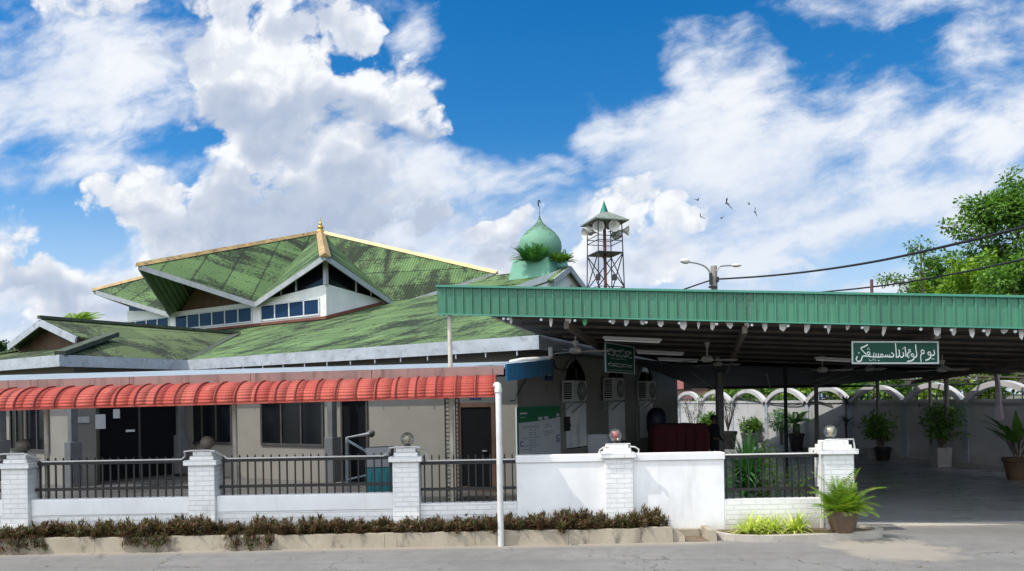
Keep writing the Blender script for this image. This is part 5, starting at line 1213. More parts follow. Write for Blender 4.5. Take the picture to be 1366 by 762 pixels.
for ln_ in ((.08, .92, .24, .08, .025, 26), (.08, .92, .38, .07, .022, 26), (.15, .7, .52, .02, .014, 14), (.08, .92, .70, .03, .02, 30), (.08, .92, .77, .03, .02, 30), (.04, .96, .92, .0, .012, 4)): mb = MB(); gsc(*ln_); mb.build('script_line', M['signwhite'], gs)
for (a_, b2_) in ((0, 1), (1, 2), (2, 3), (3, 0)):
    mb = MB(); mb.bar(q4[a_] - FD * .008, q4[b2_] - FD * .008, .02, .03, up=FD); mb.build('frame_edge', M['signframe'], gs)
# ================================================================ boundary wall with arches on the right
def bw(d): return Vector((18.78 - .2358 * d, d, 0))
BU = (bw(40) - bw(20)).normalized(); BN = Vector((-BU.y, BU.x, 0))       # along / towards the parking floor
bwl = thing('boundary_wall', 'long grey white boundary wall crowned by open concrete arches', 'wall', bw(28))
ends = [14.6, 17.2, 19.85, 22.26, 24.6, 27.2, 29.7, 32.5, 35.3, 38.3, 41.0, 44.0]
def bprism(mb, d0, d1, z0, z1, t0, t1): mb.prism([bw(d0) + BN * t0 + UP * z0, bw(d1) + BN * t0 + UP * z0, bw(d1) + BN * t0 + UP * z1, bw(d0) + BN * t0 + UP * z1], BN * (t1 - t0))
mb = MB(); bprism(mb, 14.0, 46, 0, 1.92, -.1, .1); mb.build('wall_panel', M['bound'], bwl)
mb = MB(); bprism(mb, 14.0, 46, 1.92, 2.02, -.14, .14); mb.build('coping', M['bound'], bwl, bevel=.01)
mb = MB(); bprism(mb, 14.0, 46, 0, .17, .1, .34); mb.build('plinth', M['bound'], bwl, bevel=.01)
for e in ends:
    mb = MB(); bprism(mb, e - .11, e + .11, .171, 1.92, .1, .135); mb.build('pilaster', M['pilaster'], bwl)
for i in range(len(ends) - 1):
    d0, d1 = ends[i] + .03, ends[i + 1] - .03; c = (bw(d0) + bw(d1)) / 2; hw = (bw(d1) - bw(d0)).length / 2
    mb = MB(); n_ = 16
    for k in range(n_):
        q = []
        for kk in (k, k + 1):
            RA = (hw * hw + .54 ** 2) / (2 * .54); am = math.asin(hw / RA); a = -am + 2 * am * kk / n_
            for rr in (0, .16): q.append(c + BU * ((RA - rr) * math.sin(a)) + UP * (2.0 + .54 - RA + (RA - rr) * math.cos(a)))
        mb.prism([q[0], q[2], q[3], q[1]], BN * .22)
    o = mb.build('arch', M['bound'], bwl); 
    mb = MB()
    for j in range(1, 9): 
        x = -hw + hw * 2 * j / 9; hh = (.52 * math.sqrt(max(0, 1 - (x / (hw - .1)) ** 2))) ** 1.0 * .45 if j not in (3, 6) else .52 * math.sqrt(max(0, 1 - (x / hw) ** 2))
        if hh > .08: mb.tube([c + BU * x + BN * .1 + UP * 2.0, c + BU * x + BN * .1 + UP * (2.0 + hh)], .013, 5)
    mb.tube([c - BU * (hw - .16) + BN * .1 + UP * 2.12, c + BU * (hw - .16) + BN * .1 + UP * 2.12], .012, 5); mb.build('arch_bars', M['darkmetal'], bwl)
mb = MB(); wl = [(982, 532), (1005, 535), (1035, 538.5), (1060, 540.5), (1078, 537), (1092, 536), (1110, 541)]
mb.tube([hit(a, b_, bw(20) + BN * .16, BN) for a, b_ in smoothpts(wl, 4)], .022, 6); tag(mb.build('cable', M['cable'], loc=bw(30)), 'slack grey cable drooping along the sunlit boundary wall', 'cable')
# houses beyond the wall
def house(x, y, w, d, h, wall, label):
    t = thing('house', label, 'house', (x, y, 0)); mb = MB(); mb.b2((x - w / 2, y - d / 2, 0), (x + w / 2, y + d / 2, h)); mb.build('wall', M[wall], t)
    mb = MB(); mb.prism([(x - w / 2 - .4, y - d / 2 - .4, h), (x + w / 2 + .4, y - d / 2 - .4, h), (x + w / 2, y, h + .9), (x - w / 2, y, h + .9)], (0, .1, 0)); mb.prism([(x - w / 2, y, h + .9), (x + w / 2, y, h + .9), (x + w / 2 + .4, y + d / 2 + .4, h), (x - w / 2 - .4, y + d / 2 + .4, h)], (0, .1, 0)); mb.build('roof', M['redroof'], t)
    for k in (-.25, .25): mb = MB(); mb.b2((x + w * k - .5, y - d / 2 - .03, 1.2), (x + w * k + .5, y - d / 2 + .02, 2.3)); mb.build('window', M['pane_dark'], t)
house(16.6, 62, 7.5, 6, 2.9, 'pinkwall', 'pink walled house with a dull red roof seen through the far arches')
house(21.5, 48, 4.6, 5, 3.0, 'bluewall', 'pale blue house seen through the arch above the gate pillar')

# ================================================================ foliage builders
def leaf_blob(mb, c, rad, n, L, w, rg, squash=1.0, bias=.3):
    for _ in range(n):
        d = Vector((rg.gauss(0, 1), rg.gauss(0, 1), rg.gauss(0, 1)))
        if d.length < 1e-3: continue
        d.normalize(); r = rad * (rg.random() ** .45); p = Vector(c) + Vector((d.x * r, d.y * r, d.z * r * squash))
        dr_ = (d + Vector((rg.uniform(-.8, .8), rg.uniform(-.8, .8), rg.uniform(-.9, .4)))).normalized(); nn = (UP * .8 + d * .5 + Vector((rg.uniform(-.6, .6), rg.uniform(-.6, .6), rg.uniform(-.3, .3)))).normalized()
        mb.leaf(p, dr_, nn, L * rg.uniform(.6, 1.25), w * rg.uniform(.7, 1.2))
def tree(label, base, h, crown, seed, mat, nl, L, w, trunk_r=.2, first=.3, group=None, name='broadleaf_tree', blobs=26, blob_r=.2):
    """crown: (rx, ry, rz, zc). limbs end in leaf clumps through the crown's volume"""
    rg = random.Random(seed); base = Vector(base); t = thing(name, label, 'tree', base, group)
    rx, ry, rz_, zc_ = crown; cc = base + UP * zc_
    tk = MB(); top = base + Vector((rg.uniform(-.3, .3), rg.uniform(-.3, .3), h * .62)); mid_ = base.lerp(top, .5) + Vector((rg.uniform(-.25, .25), rg.uniform(-.2, .2), 0))
    tk.tube(smoothpts3([base, base.lerp(mid_, .5), mid_, top]), [trunk_r * (1 - .07 * i) for i in range(13)], 9)
    cr2 = MB()
    for i in range(blobs):
        d = Vector((rg.gauss(0, 1), rg.gauss(0, 1), rg.gauss(0, 1))).normalized(); k = rg.uniform(.45, .96) if i > blobs * .3 else rg.uniform(.8, 1.02)
        c = cc + Vector((d.x * rx * k, d.y * ry * k, d.z * rz_ * k)); br = blob_r * (rx + rz_) / 2 * rg.uniform(.65, 1.35)
        st = base.lerp(top, rg.uniform(first + .25, 1.0)); m_ = st.lerp(c, .5) + UP * rg.uniform(.0, .35) * rz_ * .3
        tk.tube(smoothpts3([st, st.lerp(m_, .5), m_, c]), [max(.012, trunk_r * .38 * (1 - j / 13.5)) for j in range(13)], 5)
        leaf_blob(cr2, c, br, int(nl / blobs), L, w, rg, rg.uniform(.6, .85))
        for _ in range(3):
            c2 = c + Vector((rg.uniform(-1, 1), rg.uniform(-1, 1), rg.uniform(-.7, .9))) * br * 1.15; leaf_blob(cr2, c2, br * .4, int(nl / blobs * .12), L, w, rg)
    tk.build('trunk', M['bark'], t, smooth=True); cr2.build('crown', M[mat], t); return t
def smoothpts3(pts, k=4):
    return smoothpts(pts, k)

# trees right of the canopy
def base_at(px, d): p = P(px, 530, d); return (p.x, p.y, 0)
tree('tall dark green broadleaf tree at the right edge', base_at(1378, 46), 15.5, (4.1, 3.6, 4.8, 10.9), 11, 'lf_tree', 25000, .28, .16, .32, blobs=42, blob_r=.25)
tree('lower bright green tree left of the tall one', base_at(1285, 42), 9.5, (3.0, 2.8, 2.0, 7.1), 12, 'lf_light', 12000, .27, .15, .2, blobs=24, blob_r=.30)
tree('rounded dark tree behind the bright green one', base_at(1262, 50), 11, (1.7, 1.6, 1.5, 9.7), 13, 'lf_tree', 3000, .26, .15, .18, blobs=10, blob_r=.4)
tree('spreading green tree low at the right edge', base_at(1340, 38), 8.5, (3.0, 2.4, 1.9, 6.9), 14, 'lf_tree', 6000, .24, .14, .2, blobs=18, blob_r=.3)
# sparse branching tree
t = thing('sparse_tree', 'thin sparse tree with separate leaf tufts left of the bright tree', 'tree', base_at(1236, 40)); rg = random.Random(4); tk = MB(); cr2 = MB(); b0 = Vector(base_at(1236, 40))
tp = [b0, P(1236, 450, 40), P(1232, 395, 40), P(1229, 360, 40), P(1228, 325, 40)]
tk.tube(smoothpts(tp, 4), [.10 * (1 - i / 18) + .015 for i in range(17)], 6)
for (a, b_, c, d) in ((1231, 385, 1212, 372), (1212, 372, 1190, 371), (1230, 368, 1215, 345), (1229, 350, 1240, 330), (1228, 340, 1215, 328), (1231, 375, 1250, 345), (1232, 392, 1205, 385), (1190, 371, 1178, 374)):
    p, q = P(a, b_, 40), P(c, d, 40 + rg.uniform(-.5, .5)); tk.tube([p, p.lerp(q, .5) + UP * .1, q], [.03, .022, .012], 5)
    for k in range(5): leaf_blob(cr2, p.lerp(q, .25 + .2 * k) + Vector((rg.uniform(-.2, .2), 0, rg.uniform(-.15, .2))), .26, 20, .20, .10, rg)
for px, py in ((1178, 374), (1190, 370), (1199, 376), (1240, 328), (1228, 322), (1215, 328), (1250, 345), (1205, 385), (1218, 384)): leaf_blob(cr2, P(px, py, 40), .32, 26, .2, .10, rg)
tk.build('trunk', M['bark'], t); cr2.build('crown', M['lf_tree'], t)
# greenery just beyond the boundary wall
for i, (d, off, hh, mat, lb) in enumerate(((17.5, 2.2, 3.9, 'lf_light', 'bushy green tree beyond the wall at the right edge'), (20.8, 2.4, 4.1, 'lf_tree', 'bushy tree beyond the wall behind the pink banner'), (24.0, 2.4, 3.9, 'lf_light', 'yellow green bushy tree beyond the wall behind the canopy posts'), (27.6, 2.5, 3.8, 'lf_tree', 'bushy tree beyond the wall right of the shade cloth'),
        (33.2, 3.0, 3.2, 'lf_light', 'small bushy tree beyond the middle arches'), (37.0, 3.0, 3.2, 'lf_tree', 'small dark bush beyond the arches left of the cycad'), (41.5, 3.2, 3.2, 'lf_light', 'small yellow green bush beyond the farthest arches'))):
    p = bw(d) - BN * off; tree(lb, (p.x, p.y, 0), hh, (1.9, 1.6, 1.2, hh - 1.05), 30 + i, mat, 3400, .20, .12, .09, group='trees beyond the boundary wall', name='bushy_tree', blobs=15, blob_r=.36)
# palms and far tree at the left
t = thing('palm_tree', 'palm crown rising behind the left gable', 'palm', base_at(100, 48)); rg = random.Random(2); pm = MB(); tk = MB(); top = P(100, 438, 48)
tk.tube([Vector(base_at(100, 48)), top], [.16, .11], 8); tk.build('trunk', M['bark'], t)
for i in range(26):
    a = rg.uniform(0, 6.28); pm.frond(top, Vector((math.cos(a), math.sin(a), rg.uniform(.2, 1.3))), rg.uniform(1.5, 2.1), 1.1, 26, .5, .06, up=.1)
pm.build('crown', M['lf_palm'], t)
t = thing('palm_tree', 'smaller palm tips just right of the gable palm', 'palm', base_at(129, 52)); pm = MB(); tk = MB(); top = P(128, 441, 52); tk.tube([Vector(base_at(129, 52)), top], [.14, .10], 8); tk.build('trunk', M['bark'], t)
for i in range(14): a = rg.uniform(0, 6.28); pm.frond(top, Vector((math.cos(a), math.sin(a), rg.uniform(.2, 1.1))), rg.uniform(.9, 1.2), 1.5, 18, .36, .05, up=.1)
pm.build('crown', M['lf_tree'], t)
tree('dark distant tree at the far left edge', base_at(-6, 70), 9, (2.2, 2, 1.4, 7.0), 51, 'lf_dark', 2200, .35, .2, .2, blobs=12, blob_r=.35)

# ================================================================ planting bed shrubs
HV = []
for v in range(5):
    rg = random.Random(100 + v); mb = MB()
    for st in range(rg.randint(17, 22)):
        bx, by = rg.uniform(-.16, .16), rg.uniform(-.12, .12); hh = rg.uniform(.06, .25); top = Vector((bx * 1.4, by * 1.4, hh)); mb.tube([(bx, by, 0), top], .006, 4, caps=False)
        for k in range(34):
            a = rg.uniform(0, 6.283); el = rg.uniform(-.25, 1.35); d = Vector((math.cos(a) * math.cos(el), math.sin(a) * math.cos(el), math.sin(el))); z = rg.uniform(.3, 1.0)
            mb.leaf(Vector((bx, by, 0)).lerp(top, z), d, UP, rg.uniform(.06, .12), rg.uniform(.016, .027))
    HV.append(mb.build('foliage', M['lf_hedge'])); HV[-1].hide_render = False
protos = []
x = -8.7; i = 0
for row, yy in ((0, 11.64), (1, 11.84)):
    x = -8.75 + row * .13
    while x < 2.28:
        sp = thing('hedge_shrub', 'low reddish green spiky shrub in the row along the kerb', 'shrub', (x, yy + rnd.uniform(-.03, .03), .17), 'shrubs in the kerbside planting bed')
        v = rnd.randrange(5); f_ = HV[v] if HV[v].parent is None else HV[v].copy()
        if f_ is not HV[v]: link(f_)
        f_.parent = sp; f_.location = (0, 0, 0); sp.rotation_euler.z = rnd.uniform(0, 6.28); k = rnd.uniform(.80, 1.18); sp.scale = (k, k, k * rnd.uniform(.75, 1.05)); x += rnd.uniform(.24, .33)
# drooping ones over the kerb
def droop(px, label):
    g_ = ground(px, 722, .2); t = thing('drooping_shrub', label, 'shrub', (g_.x, 11.52, .2)); rg = random.Random(int(px)); mb = MB()
    for st in range(30):
        a = rg.uniform(-.30, .30); p = Vector((g_.x + a, 11.56, .26)); q = Vector((g_.x + a * 1.3 + rg.uniform(-.05, .05), 11.40 + rg.uniform(-.05, .02), rg.uniform(.05, .24))); mb.tube([p, p.lerp(q, .5) + Vector((0, -.05, .05)), q], .005, 4, caps=False)
        for k in range(13):
            d = Vector((rg.uniform(-1, 1), rg.uniform(-1, .2), rg.uniform(-.8, .6))).normalized(); mb.leaf(p.lerp(q, rg.uniform(.2, 1)), d, UP, rg.uniform(.07, .14), rg.uniform(.018, .03))
    mb.build('foliage', M['lf_hedge'], t)
droop(188, 'spiky shrub drooping over the kerb in front of the second pillar railing'); droop(28, 'spiky shrub spilling over the kerb at the left edge'); droop(322, 'small clump of shrub hanging over the kerb right of the second pillar')

# island plants
def lime(px, py, label, seed, s=1.0):
    g_ = ground(px, py, .085); t = thing('lime_plant', label, 'plant', g_); rg = random.Random(seed); mb = MB()
    for i in range(95):
        a = rg.uniform(0, 6.28); el = rg.uniform(.35, 1.35); d = Vector((math.cos(a) * math.cos(el), math.sin(a) * math.cos(el), math.sin(el))); mb.blade(g_ + Vector((rg.uniform(-.09, .09), rg.uniform(-.06, .06), 0)), d, rg.uniform(.28, .46) * s, .036, 1.9, 5)
    mb.build('foliage', M['lf_lime'], t)
lime(1001, 711, 'lime green striped clump, leftmost on the island', 1); lime(1031, 710, 'lime green striped clump between its two neighbours', 2, .92); lime(1061, 709, 'largest lime green striped clump, nearest the potted palm', 3, 1.08); lime(1017, 708, 'small lime green clump behind the left pair', 4, .8)
rg = random.Random(77); mb = MB(); 
for i in range(2600):
    px, py = rg.uniform(938, 1152), rg.uniform(708, 722); g_ = ground(px, py, .085)
    if g_.y > 11.95 or g_.x < 3.2 or g_.x > 5.62 or g_.y < 11.48 - (.0 if g_.x > 3.6 else -.2): continue
    a = rg.uniform(0, 6.28); mb.blade(g_, Vector((math.cos(a), math.sin(a), rg.uniform(.1, 1.2))), rg.uniform(.03, .08), .008, 1.2, 2)
tag(mb.build('grass', M['lf_grass'], loc=(4.5, 11.7, .08)), 'short dry grass covering the planted island', 'grass', kind='stuff')
# fallen leaves on the road
mb = MB(); rg = random.Random(6)
for i in range(70):
    g_ = ground(rg.uniform(-60, 1366), rg.uniform(733, 770), .004)
    if g_.y > 11.38: g_.y = 11.36
    mb.leaf(g_ + UP * .004, Vector((rg.uniform(-1, 1), rg.uniform(-1, 1), .05)).normalized(), UP, rg.uniform(.03, .07), .025)
tag(mb.build('leaf_litter', M['lf_grass'], loc=(0, 11, 0)), 'scattered dry leaves on the road', 'litter', kind='stuff')
# potted palm
g_ = ground(1124, 711, .085); pp = thing('potted_palm', 'potted palm with yellowing fronds beside the gate pillar', 'potted plant', g_)
mb = MB(); mb.lathe([(.13, 0), (.15, .01), (.205, .16), (.225, .27), (.222, .31), (.245, .315), (.25, .345), (.235, .355), (.215, .34), (.205, .30), (.001, .29)], g_, 28); mb.build('pot', M['terra'], pp, smooth=True)
mb = MB(); rg = random.Random(21); top = g_ + UP * .30
for i in range(64):
    a = rg.uniform(0, 6.28); el = rg.uniform(.35, 1.5); d = Vector((math.cos(a) * math.cos(el), math.sin(a) * math.cos(el), math.sin(el))); mb.frond(top + Vector((rg.uniform(-.09, .09), rg.uniform(-.08, .08), 0)), d, rg.uniform(.28, .56), .8, 18, .18, .018, 6, r=.004)
for (dx, dy_, dz_, L_) in ((.65, -.2, .95, .72), (.85, .1, .55, .62), (-.75, -.1, 1.0, .62), (-.45, .2, 1.3, .74), (.55, -.5, .35, .52), (-.85, -.4, .35, .45), (.15, -.3, 1.4, .74)):
    mb.frond(top, Vector((dx, dy_, dz_)), L_, 1.25, 20, .22, .022, 9, r=.007)
mb.build('fronds', M['lf_palm'], pp)
mb = MB()
for i in range(12): mb.tube([top + Vector((rg.uniform(-.08, .08), rg.uniform(-.08, .08), -.02)), top + Vector((rg.uniform(-.12, .12), rg.uniform(-.12, .12), rg.uniform(.15, .3)))], .010, 5)
mb.build('stem', M['bark'], pp)
# plants just behind the fence
t = thing('spiky_plant', 'dark green spiky fan leaved plant behind the right railing', 'plant', (3.98, 12.75, .10)); rg = random.Random(31); mb = MB()
for i in range(420):
    a = rg.uniform(0, 6.28); el = rg.uniform(-.2, 1.5); d = Vector((math.cos(a) * math.cos(el), math.sin(a) * math.cos(el) * .8, math.sin(el))); z = rg.uniform(.5, 1.05); mb.blade(Vector((3.98 + rg.uniform(-.06, .06), 12.75 + rg.uniform(-.06, .06), z)), d, rg.uniform(.46, .74), .046, .55, 4)
mb.tube([(3.98, 12.75, .02), (3.98, 12.75, .95)], .05, 8); mb.build('foliage', M['lf_fern'], t)
t = thing('leafy_bush', 'loose leafy bush behind the right railing, right of the spiky plant', 'bush', (4.62, 12.75, .02)); mb = MB(); rg = random.Random(32)
for i in range(16):
    q = Vector((4.62 + rg.uniform(-.5, .45), 12.75 + rg.uniform(-.15, .2), rg.uniform(.45, .95))); mb.tube([(4.62 + rg.uniform(-.1, .1), 12.75, .02), q], .007, 4, caps=False); leaf_blob(mb, q, .15, 26, .085, .034, rg)
mb.build('foliage', M['lf_tree'], t)
t = thing('leafy_bush', 'small bright green bush just left of the gate pillar globe', 'bush', (4.85, 14.6, .02)); mb = MB(); rg = random.Random(33)
for i in range(12):
    q = Vector((4.88 + rg.uniform(-.2, .2), 14.6 + rg.uniform(-.2, .2), rg.uniform(.7, 1.25))); mb.tube([(4.88, 14.6, .02), q], .007, 4, caps=False); leaf_blob(mb, q, .15, 26, .10, .045, rg)
mb.build('foliage', M['lf_light'], t)

# ================================================================ potted plants along the boundary wall
def pot(t, c, r, h, mat, square=False):
    mb = MB()
    if square: mb.box(c + UP * h / 2, (2 * r, 2 * r, h), taper=1.12); mb.box(c + UP * (h + .01), (2.35 * r, 2.35 * r, .05))
    else: mb.lathe([(r * .7, 0), (r * .95, h * .8), (r * 1.05, h * .85), (r * 1.05, h), (r * .9, h), (r * .88, h * .9), (.001, h * .88)], c, 20)
    mb.build('pot', M[mat], t, smooth=not square, bevel=.015 if square else 0)
def wallplant(px, d, kind, label, potkind=('blackpot', .22, .4, False), h=1.5, seed=0, name='potted_plant', z0=.02):
    x = P(px, 560, d).x; c = Vector((x, d, z0)); t = thing(name, label, 'potted plant', c); rg = random.Random(seed)
    mk, r, ph, sq_ = potkind; pot(t, c, r, ph, mk, sq_); top = c + UP * ph; mb = MB(); st = MB()
    if kind == 'bare':
        for i in range(11):
            q = top + Vector((rg.uniform(-.5, .5), rg.uniform(-.3, .3), rg.uniform(h * .5, h))); m_ = top.lerp(q, .5) + Vector((rg.uniform(-.1, .1), 0, .1)); st.tube([top, m_, q], [.02, .013, .006], 5)
            for k in range(5): b1 = m_.lerp(q, rg.random()); e = b1 + Vector((rg.uniform(-.25, .25), rg.uniform(-.2, .2), rg.uniform(.05, .35))); st.tube([b1, e], .005, 4); leaf_blob(mb, e, .09, 7, .07, .035, rg)
    elif kind == 'cycad':
        st.tube([top, top + UP * h * .30], .14, 10)
        for i in range(22): a = rg.uniform(0, 6.28); mb.frond(top + UP * h * .3, Vector((math.cos(a), math.sin(a), rg.uniform(.15, 1.5))), rg.uniform(.75, 1.1), 1.15, 26, .20, .035, 8, up=.25, r=.012)
    elif kind == 'dracaena':
        for hh in (.52, 1.0):
            st.tube([top, top + Vector((rg.uniform(-.12, .12), 0, h * hh))], .03, 7)
            for i in range(34): a = rg.uniform(0, 6.28); mb.blade(top + UP * h * hh, Vector((math.cos(a), math.sin(a), rg.uniform(-.2, 1.2))), rg.uniform(.45, .75), .06, 1.2, 5)
    elif kind == 'big':
        for i in range(16): a = rg.uniform(0, 6.28); b1 = top + Vector((math.cos(a) * .08, math.sin(a) * .08, rg.uniform(0, .3))); st.tube([b1, b1 + Vector((math.cos(a) * .15, math.sin(a) * .15, .35))], .018, 6); mb.blade(b1 + Vector((math.cos(a) * .15, math.sin(a) * .15, .35)), Vector((math.cos(a), math.sin(a), rg.uniform(.4, 1.6))), rg.uniform(.7, 1.05), .22, .9, 6)
    else:
        for i in range(20):
            q = top + Vector((rg.uniform(-.45, .45), rg.uniform(-.35, .35), rg.uniform(h * .45, h))) * (1 if kind == 'bush' else .75); st.tube([top, top.lerp(q, .5) + UP * .1, q], [.022, .015, .007], 5); leaf_blob(mb, q, .26 if kind == 'bush' else .20, 48, .15, .07, rg)
    st.build('stem', M['bark'], t); mb.build('foliage', M[{'bare': 'lf_bare', 'cycad': 'lf_fern', 'dracaena': 'lf_dark', 'big': 'lf_tree'}.get(kind, 'lf_tree')], t); return t
wallplant(926, 33.5, 'bare', 'bare twiggy shrub behind the maroon table', ('blackpot', .22, .4, False), 2.0, 1)
wallplant(943, 31.5, 'small', 'leafy plant in a tall red pot left of the standing person', ('redpot', .24, .75, False), .85, 2)
wallplant(971, 31.5, 'bare', 'bare twiggy shrub in a black pot right of the thick canopy post', ('blackpot', .36, .75, False), 1.7, 3)
wallplant(999, 33.0, 'small', 'small plant in a wide stone planter against the sunlit wall', ('soffit_dark', .36, .6, False), .65, 4)
t = thing('ball_shrub', 'clipped round shrub standing behind the cycad', 'shrub', (P(1042, 560, 31.2).x, 31.2, .02)); c = Vector((P(1042, 560, 31.2).x, 31.2, 0)); mb = MB(); st = MB(); rg = random.Random(5); st.tube([c, c + UP * 1.0], .06, 7); st.tube([c + UP * .7, c + Vector((.3, 0, 1.3))], .03, 6); leaf_blob(mb, c + UP * 1.18, .58, 900, .14, .05, rg, .78); st.build('trunk', M['bark'], t); mb.build('crown', M['lf_fern'], t)
wallplant(1062, 29.6, 'cycad', 'cycad with arching fronds in a dark pot by the shadow edge on the wall', ('blackpot', .30, .70, False), 1.3, 6)
wallplant(1129, 26.2, 'dracaena', 'two tiered spiky dracaena left of the first grey canopy post', ('blackpot', .30, .45, False), 1.50, 7)
wallplant(1177, 24.6, 'bush', 'dark leafy bush beside the small white box', ('blackpot', .26, .45, False), 1.0, 8)
wallplant(1254, 22.3, 'bush', 'dark leafy bush in a tall white planter behind the canopy post', ('whitepot', .20, .55, True), 1.12, 9)
wallplant(1358, 18.6, 'big', 'broad leaved plant in a dark pot at the right edge', ('soffit', .35, .55, False), 1.2, 10)
x = P(1162, 600, 25.3).x; t = thing('white_box', 'small white box on the floor beside the dark bush', 'box', (x, 25.3, .02)); mb = MB(); mb.box((x, 25.3, .20), (.36, .36, .36), taper=1.05); mb.build('body', M['whitepot'], t, bevel=.02); mb = MB(); mb.box((x, 25.3, .40), (.42, .42, .05)); mb.build('lid', M['whitepot'], t, bevel=.01)
# hanging banner
mb = MB(); d = 20.6; pts = []
for i in range(9):
    v = i / 8; a, b_ = P(1325 + 4 * v + 1.5 * math.sin(v * 5), 499 + 62 * v, d), P(1331 + 11 * v + 1.5 * math.sin(v * 5 + .6), 499 + 62 * v, d - .03); pts.append((a, b_))
for (a, b_), (c, e) in zip(pts, pts[1:]):
    m0, m1 = a.lerp(b_, .5) + Vector((0, -.05, 0)), c.lerp(e, .5) + Vector((0, -.05, 0)); mb.face([c, m1, m0, a]); mb.face([m1, e, b_, m0])
o = mb.build('banner', M['banner'], loc=P(1332, 560, d)); md = o.modifiers.new('thick', 'SOLIDIFY'); md.thickness = .01; tag(o, 'narrow faded pink banner hanging in front of the boundary wall', 'banner')

# ferns on the dome plinth
for (px, py, lb, sd_, n_, s_) in ((711, 347, 'large fern growing at the foot of the green dome', 1, 130, 1.25), (748, 349, 'small fern on the right corner of the dome plinth', 2, 40, .8)):
    q = P(px, py, 29.7); t = thing('fern', lb, 'fern', q); rg = random.Random(sd_); mb = MB()
    for i in range(n_): a = rg.uniform(0, 6.28); mb.frond(q + Vector((rg.uniform(-.25, .25) * s_, rg.uniform(-.1, .1), -.05)), Vector((math.cos(a), math.sin(a) * .7, rg.uniform(.3, 2.2))), rg.uniform(.4, .66) * s_, 1.0, 22, .14, .03, 6, up=.2, r=.005)
    mb.build('foliage', M['lf_fern' if sd_ == 1 else 'lf_tree'], t)

# ================================================================ loudspeaker tower
TD = 40.0; tc = P(808, 400, TD); tw = thing('loudspeaker_tower', 'slim lattice tower with horn loudspeakers under a small pyramid roof', 'tower', (tc.x, TD, 0)); TX = tc.x
zz = lambda py, px=808: P(px, py, TD).z
zr0 = zz(297); zt0 = zz(285)
mb = MB(); e = .98; q = [Vector((TX + a * e, TD + b_ * e, zr0)) for a, b_ in ((-1, -1), (1, -1), (1, 1), (-1, 1))]; e = .2; u_ = [Vector((TX + a * e, TD + b_ * e, zt0 + .05)) for a, b_ in ((-1, -1), (1, -1), (1, 1), (-1, 1))]
rz_ = Matrix.Rotation(R(18), 3, 'Z'); cen = Vector((TX, TD, 0)); rot2 = lambda p: cen + rz_ @ (p - cen)
q = [rot2(p) for p in q]; u_ = [rot2(p) for p in u_]
for i in range(4): j = (i + 1) % 4; mb.face([q[i], q[j], u_[j], u_[i]]); mb.face([q[j] - UP * .06, q[i] - UP * .06, q[i], q[j]])
mb.face(u_); mb.face([p - UP * .06 for p in q[::-1]]); mb.build('roof', M['towroof'], tw)
mb = MB(); mb.lathe([(.24, zt0), (.22, zt0 + .1), (.10, zz(275)), (.001, zz(267))], (TX, TD, 0), 4); mb.build('spire', M['spire'], tw)
mb = MB(); mb.tube([(TX, TD, 0), (TX, TD, zr0)], .085, 10); mb.build('mast', M['rustred'], tw, smooth=True)
legs = []
for a, b_ in ((-1, -1), (1, -1), (1, 1), (-1, 1)):
    p0 = rot2(Vector((TX + a * .88, TD + b_ * .88, 0))); p1 = rot2(Vector((TX + a * .68, TD + b_ * .68, zr0))); legs.append((p0, p1)); mb = MB(); mb.tube([p0, p1], .032, 6); mb.build('leg', M['darkmetal'], tw)
def lp(i, z): p0, p1 = legs[i % 4]; return p0.lerp(p1, z / zr0)
for (za, zb_) in ((zz(340), zz(385)), (zz(385), zz(430)), (zz(430), 0.2)):
    for i in range(4):
        mb = MB(); mb.tube([lp(i, za), lp(i + 1, zb_)], .03, 5); mb.tube([lp(i + 1, za), lp(i, zb_)], .03, 5); mb.build('cross_brace', M['darkmetal'], tw)
for z_ in (zz(318), zz(324), zz(385)):
    for i in range(4): mb = MB(); mb.tube([lp(i, z_), lp(i + 1, z_)], .022, 5); mb.build('rail', M['darkmetal'], tw)
mb = MB(); mb.prism([lp(i, zz(340)) for i in range(4)], UP * .06); mb.build('platform', M['darkmetal'], tw)
def horn(px, py, dy, dirv, r=.30):
    c = P(px, py, TD + dy); d = Vector(dirv).normalized(); z_ = d; x_ = z_.orthogonal().normalized(); y_ = z_.cross(x_); rm = Matrix((x_, y_, z_)).transposed()
    mb = MB(); mb.lathe([(.045, -.42), (.07, -.2), (.13, -.02), (.22, .10), (r, .17), (r + .015, .18), (r, .165), (.20, .06), (.09, -.05), (.06, -.1), (.001, -.1)], c, 22, rot=rm); h_ = mb.build('horn', M['hornw'], tw, smooth=True)
    mb = MB(); mb.lathe([(.001, -.62), (.08, -.60), (.09, -.45), (.05, -.40)], c, 14, rot=rm); mb.build('driver', M['galv'], h_, smooth=True)
    mb = MB(); mb.tube([c - d * .42, (TX + (c.x - TX) * .3, TD, c.z)], .02, 5); mb.build('bracket', M['darkmetal'], h_)
horn(799, 303, -.55, (-.25, -1, -.05)); horn(817.5, 302, -.55, (.3, -1, -.05)); horn(783, 311, -.2, (-1, -.55, -.25), .26); horn(834, 308, -.1, (1, -.35, -.05), .26); horn(790, 306, .2, (-.6, .8, 0), .3); horn(822, 311, .3, (.3, .9, -.3), .3)
for px in (798, 820): mb = MB(); mb.box(P(px, 370, TD - .9), (.22, .22, .30)); mb.build('amplifier_box', M['darkmetal'], tw)

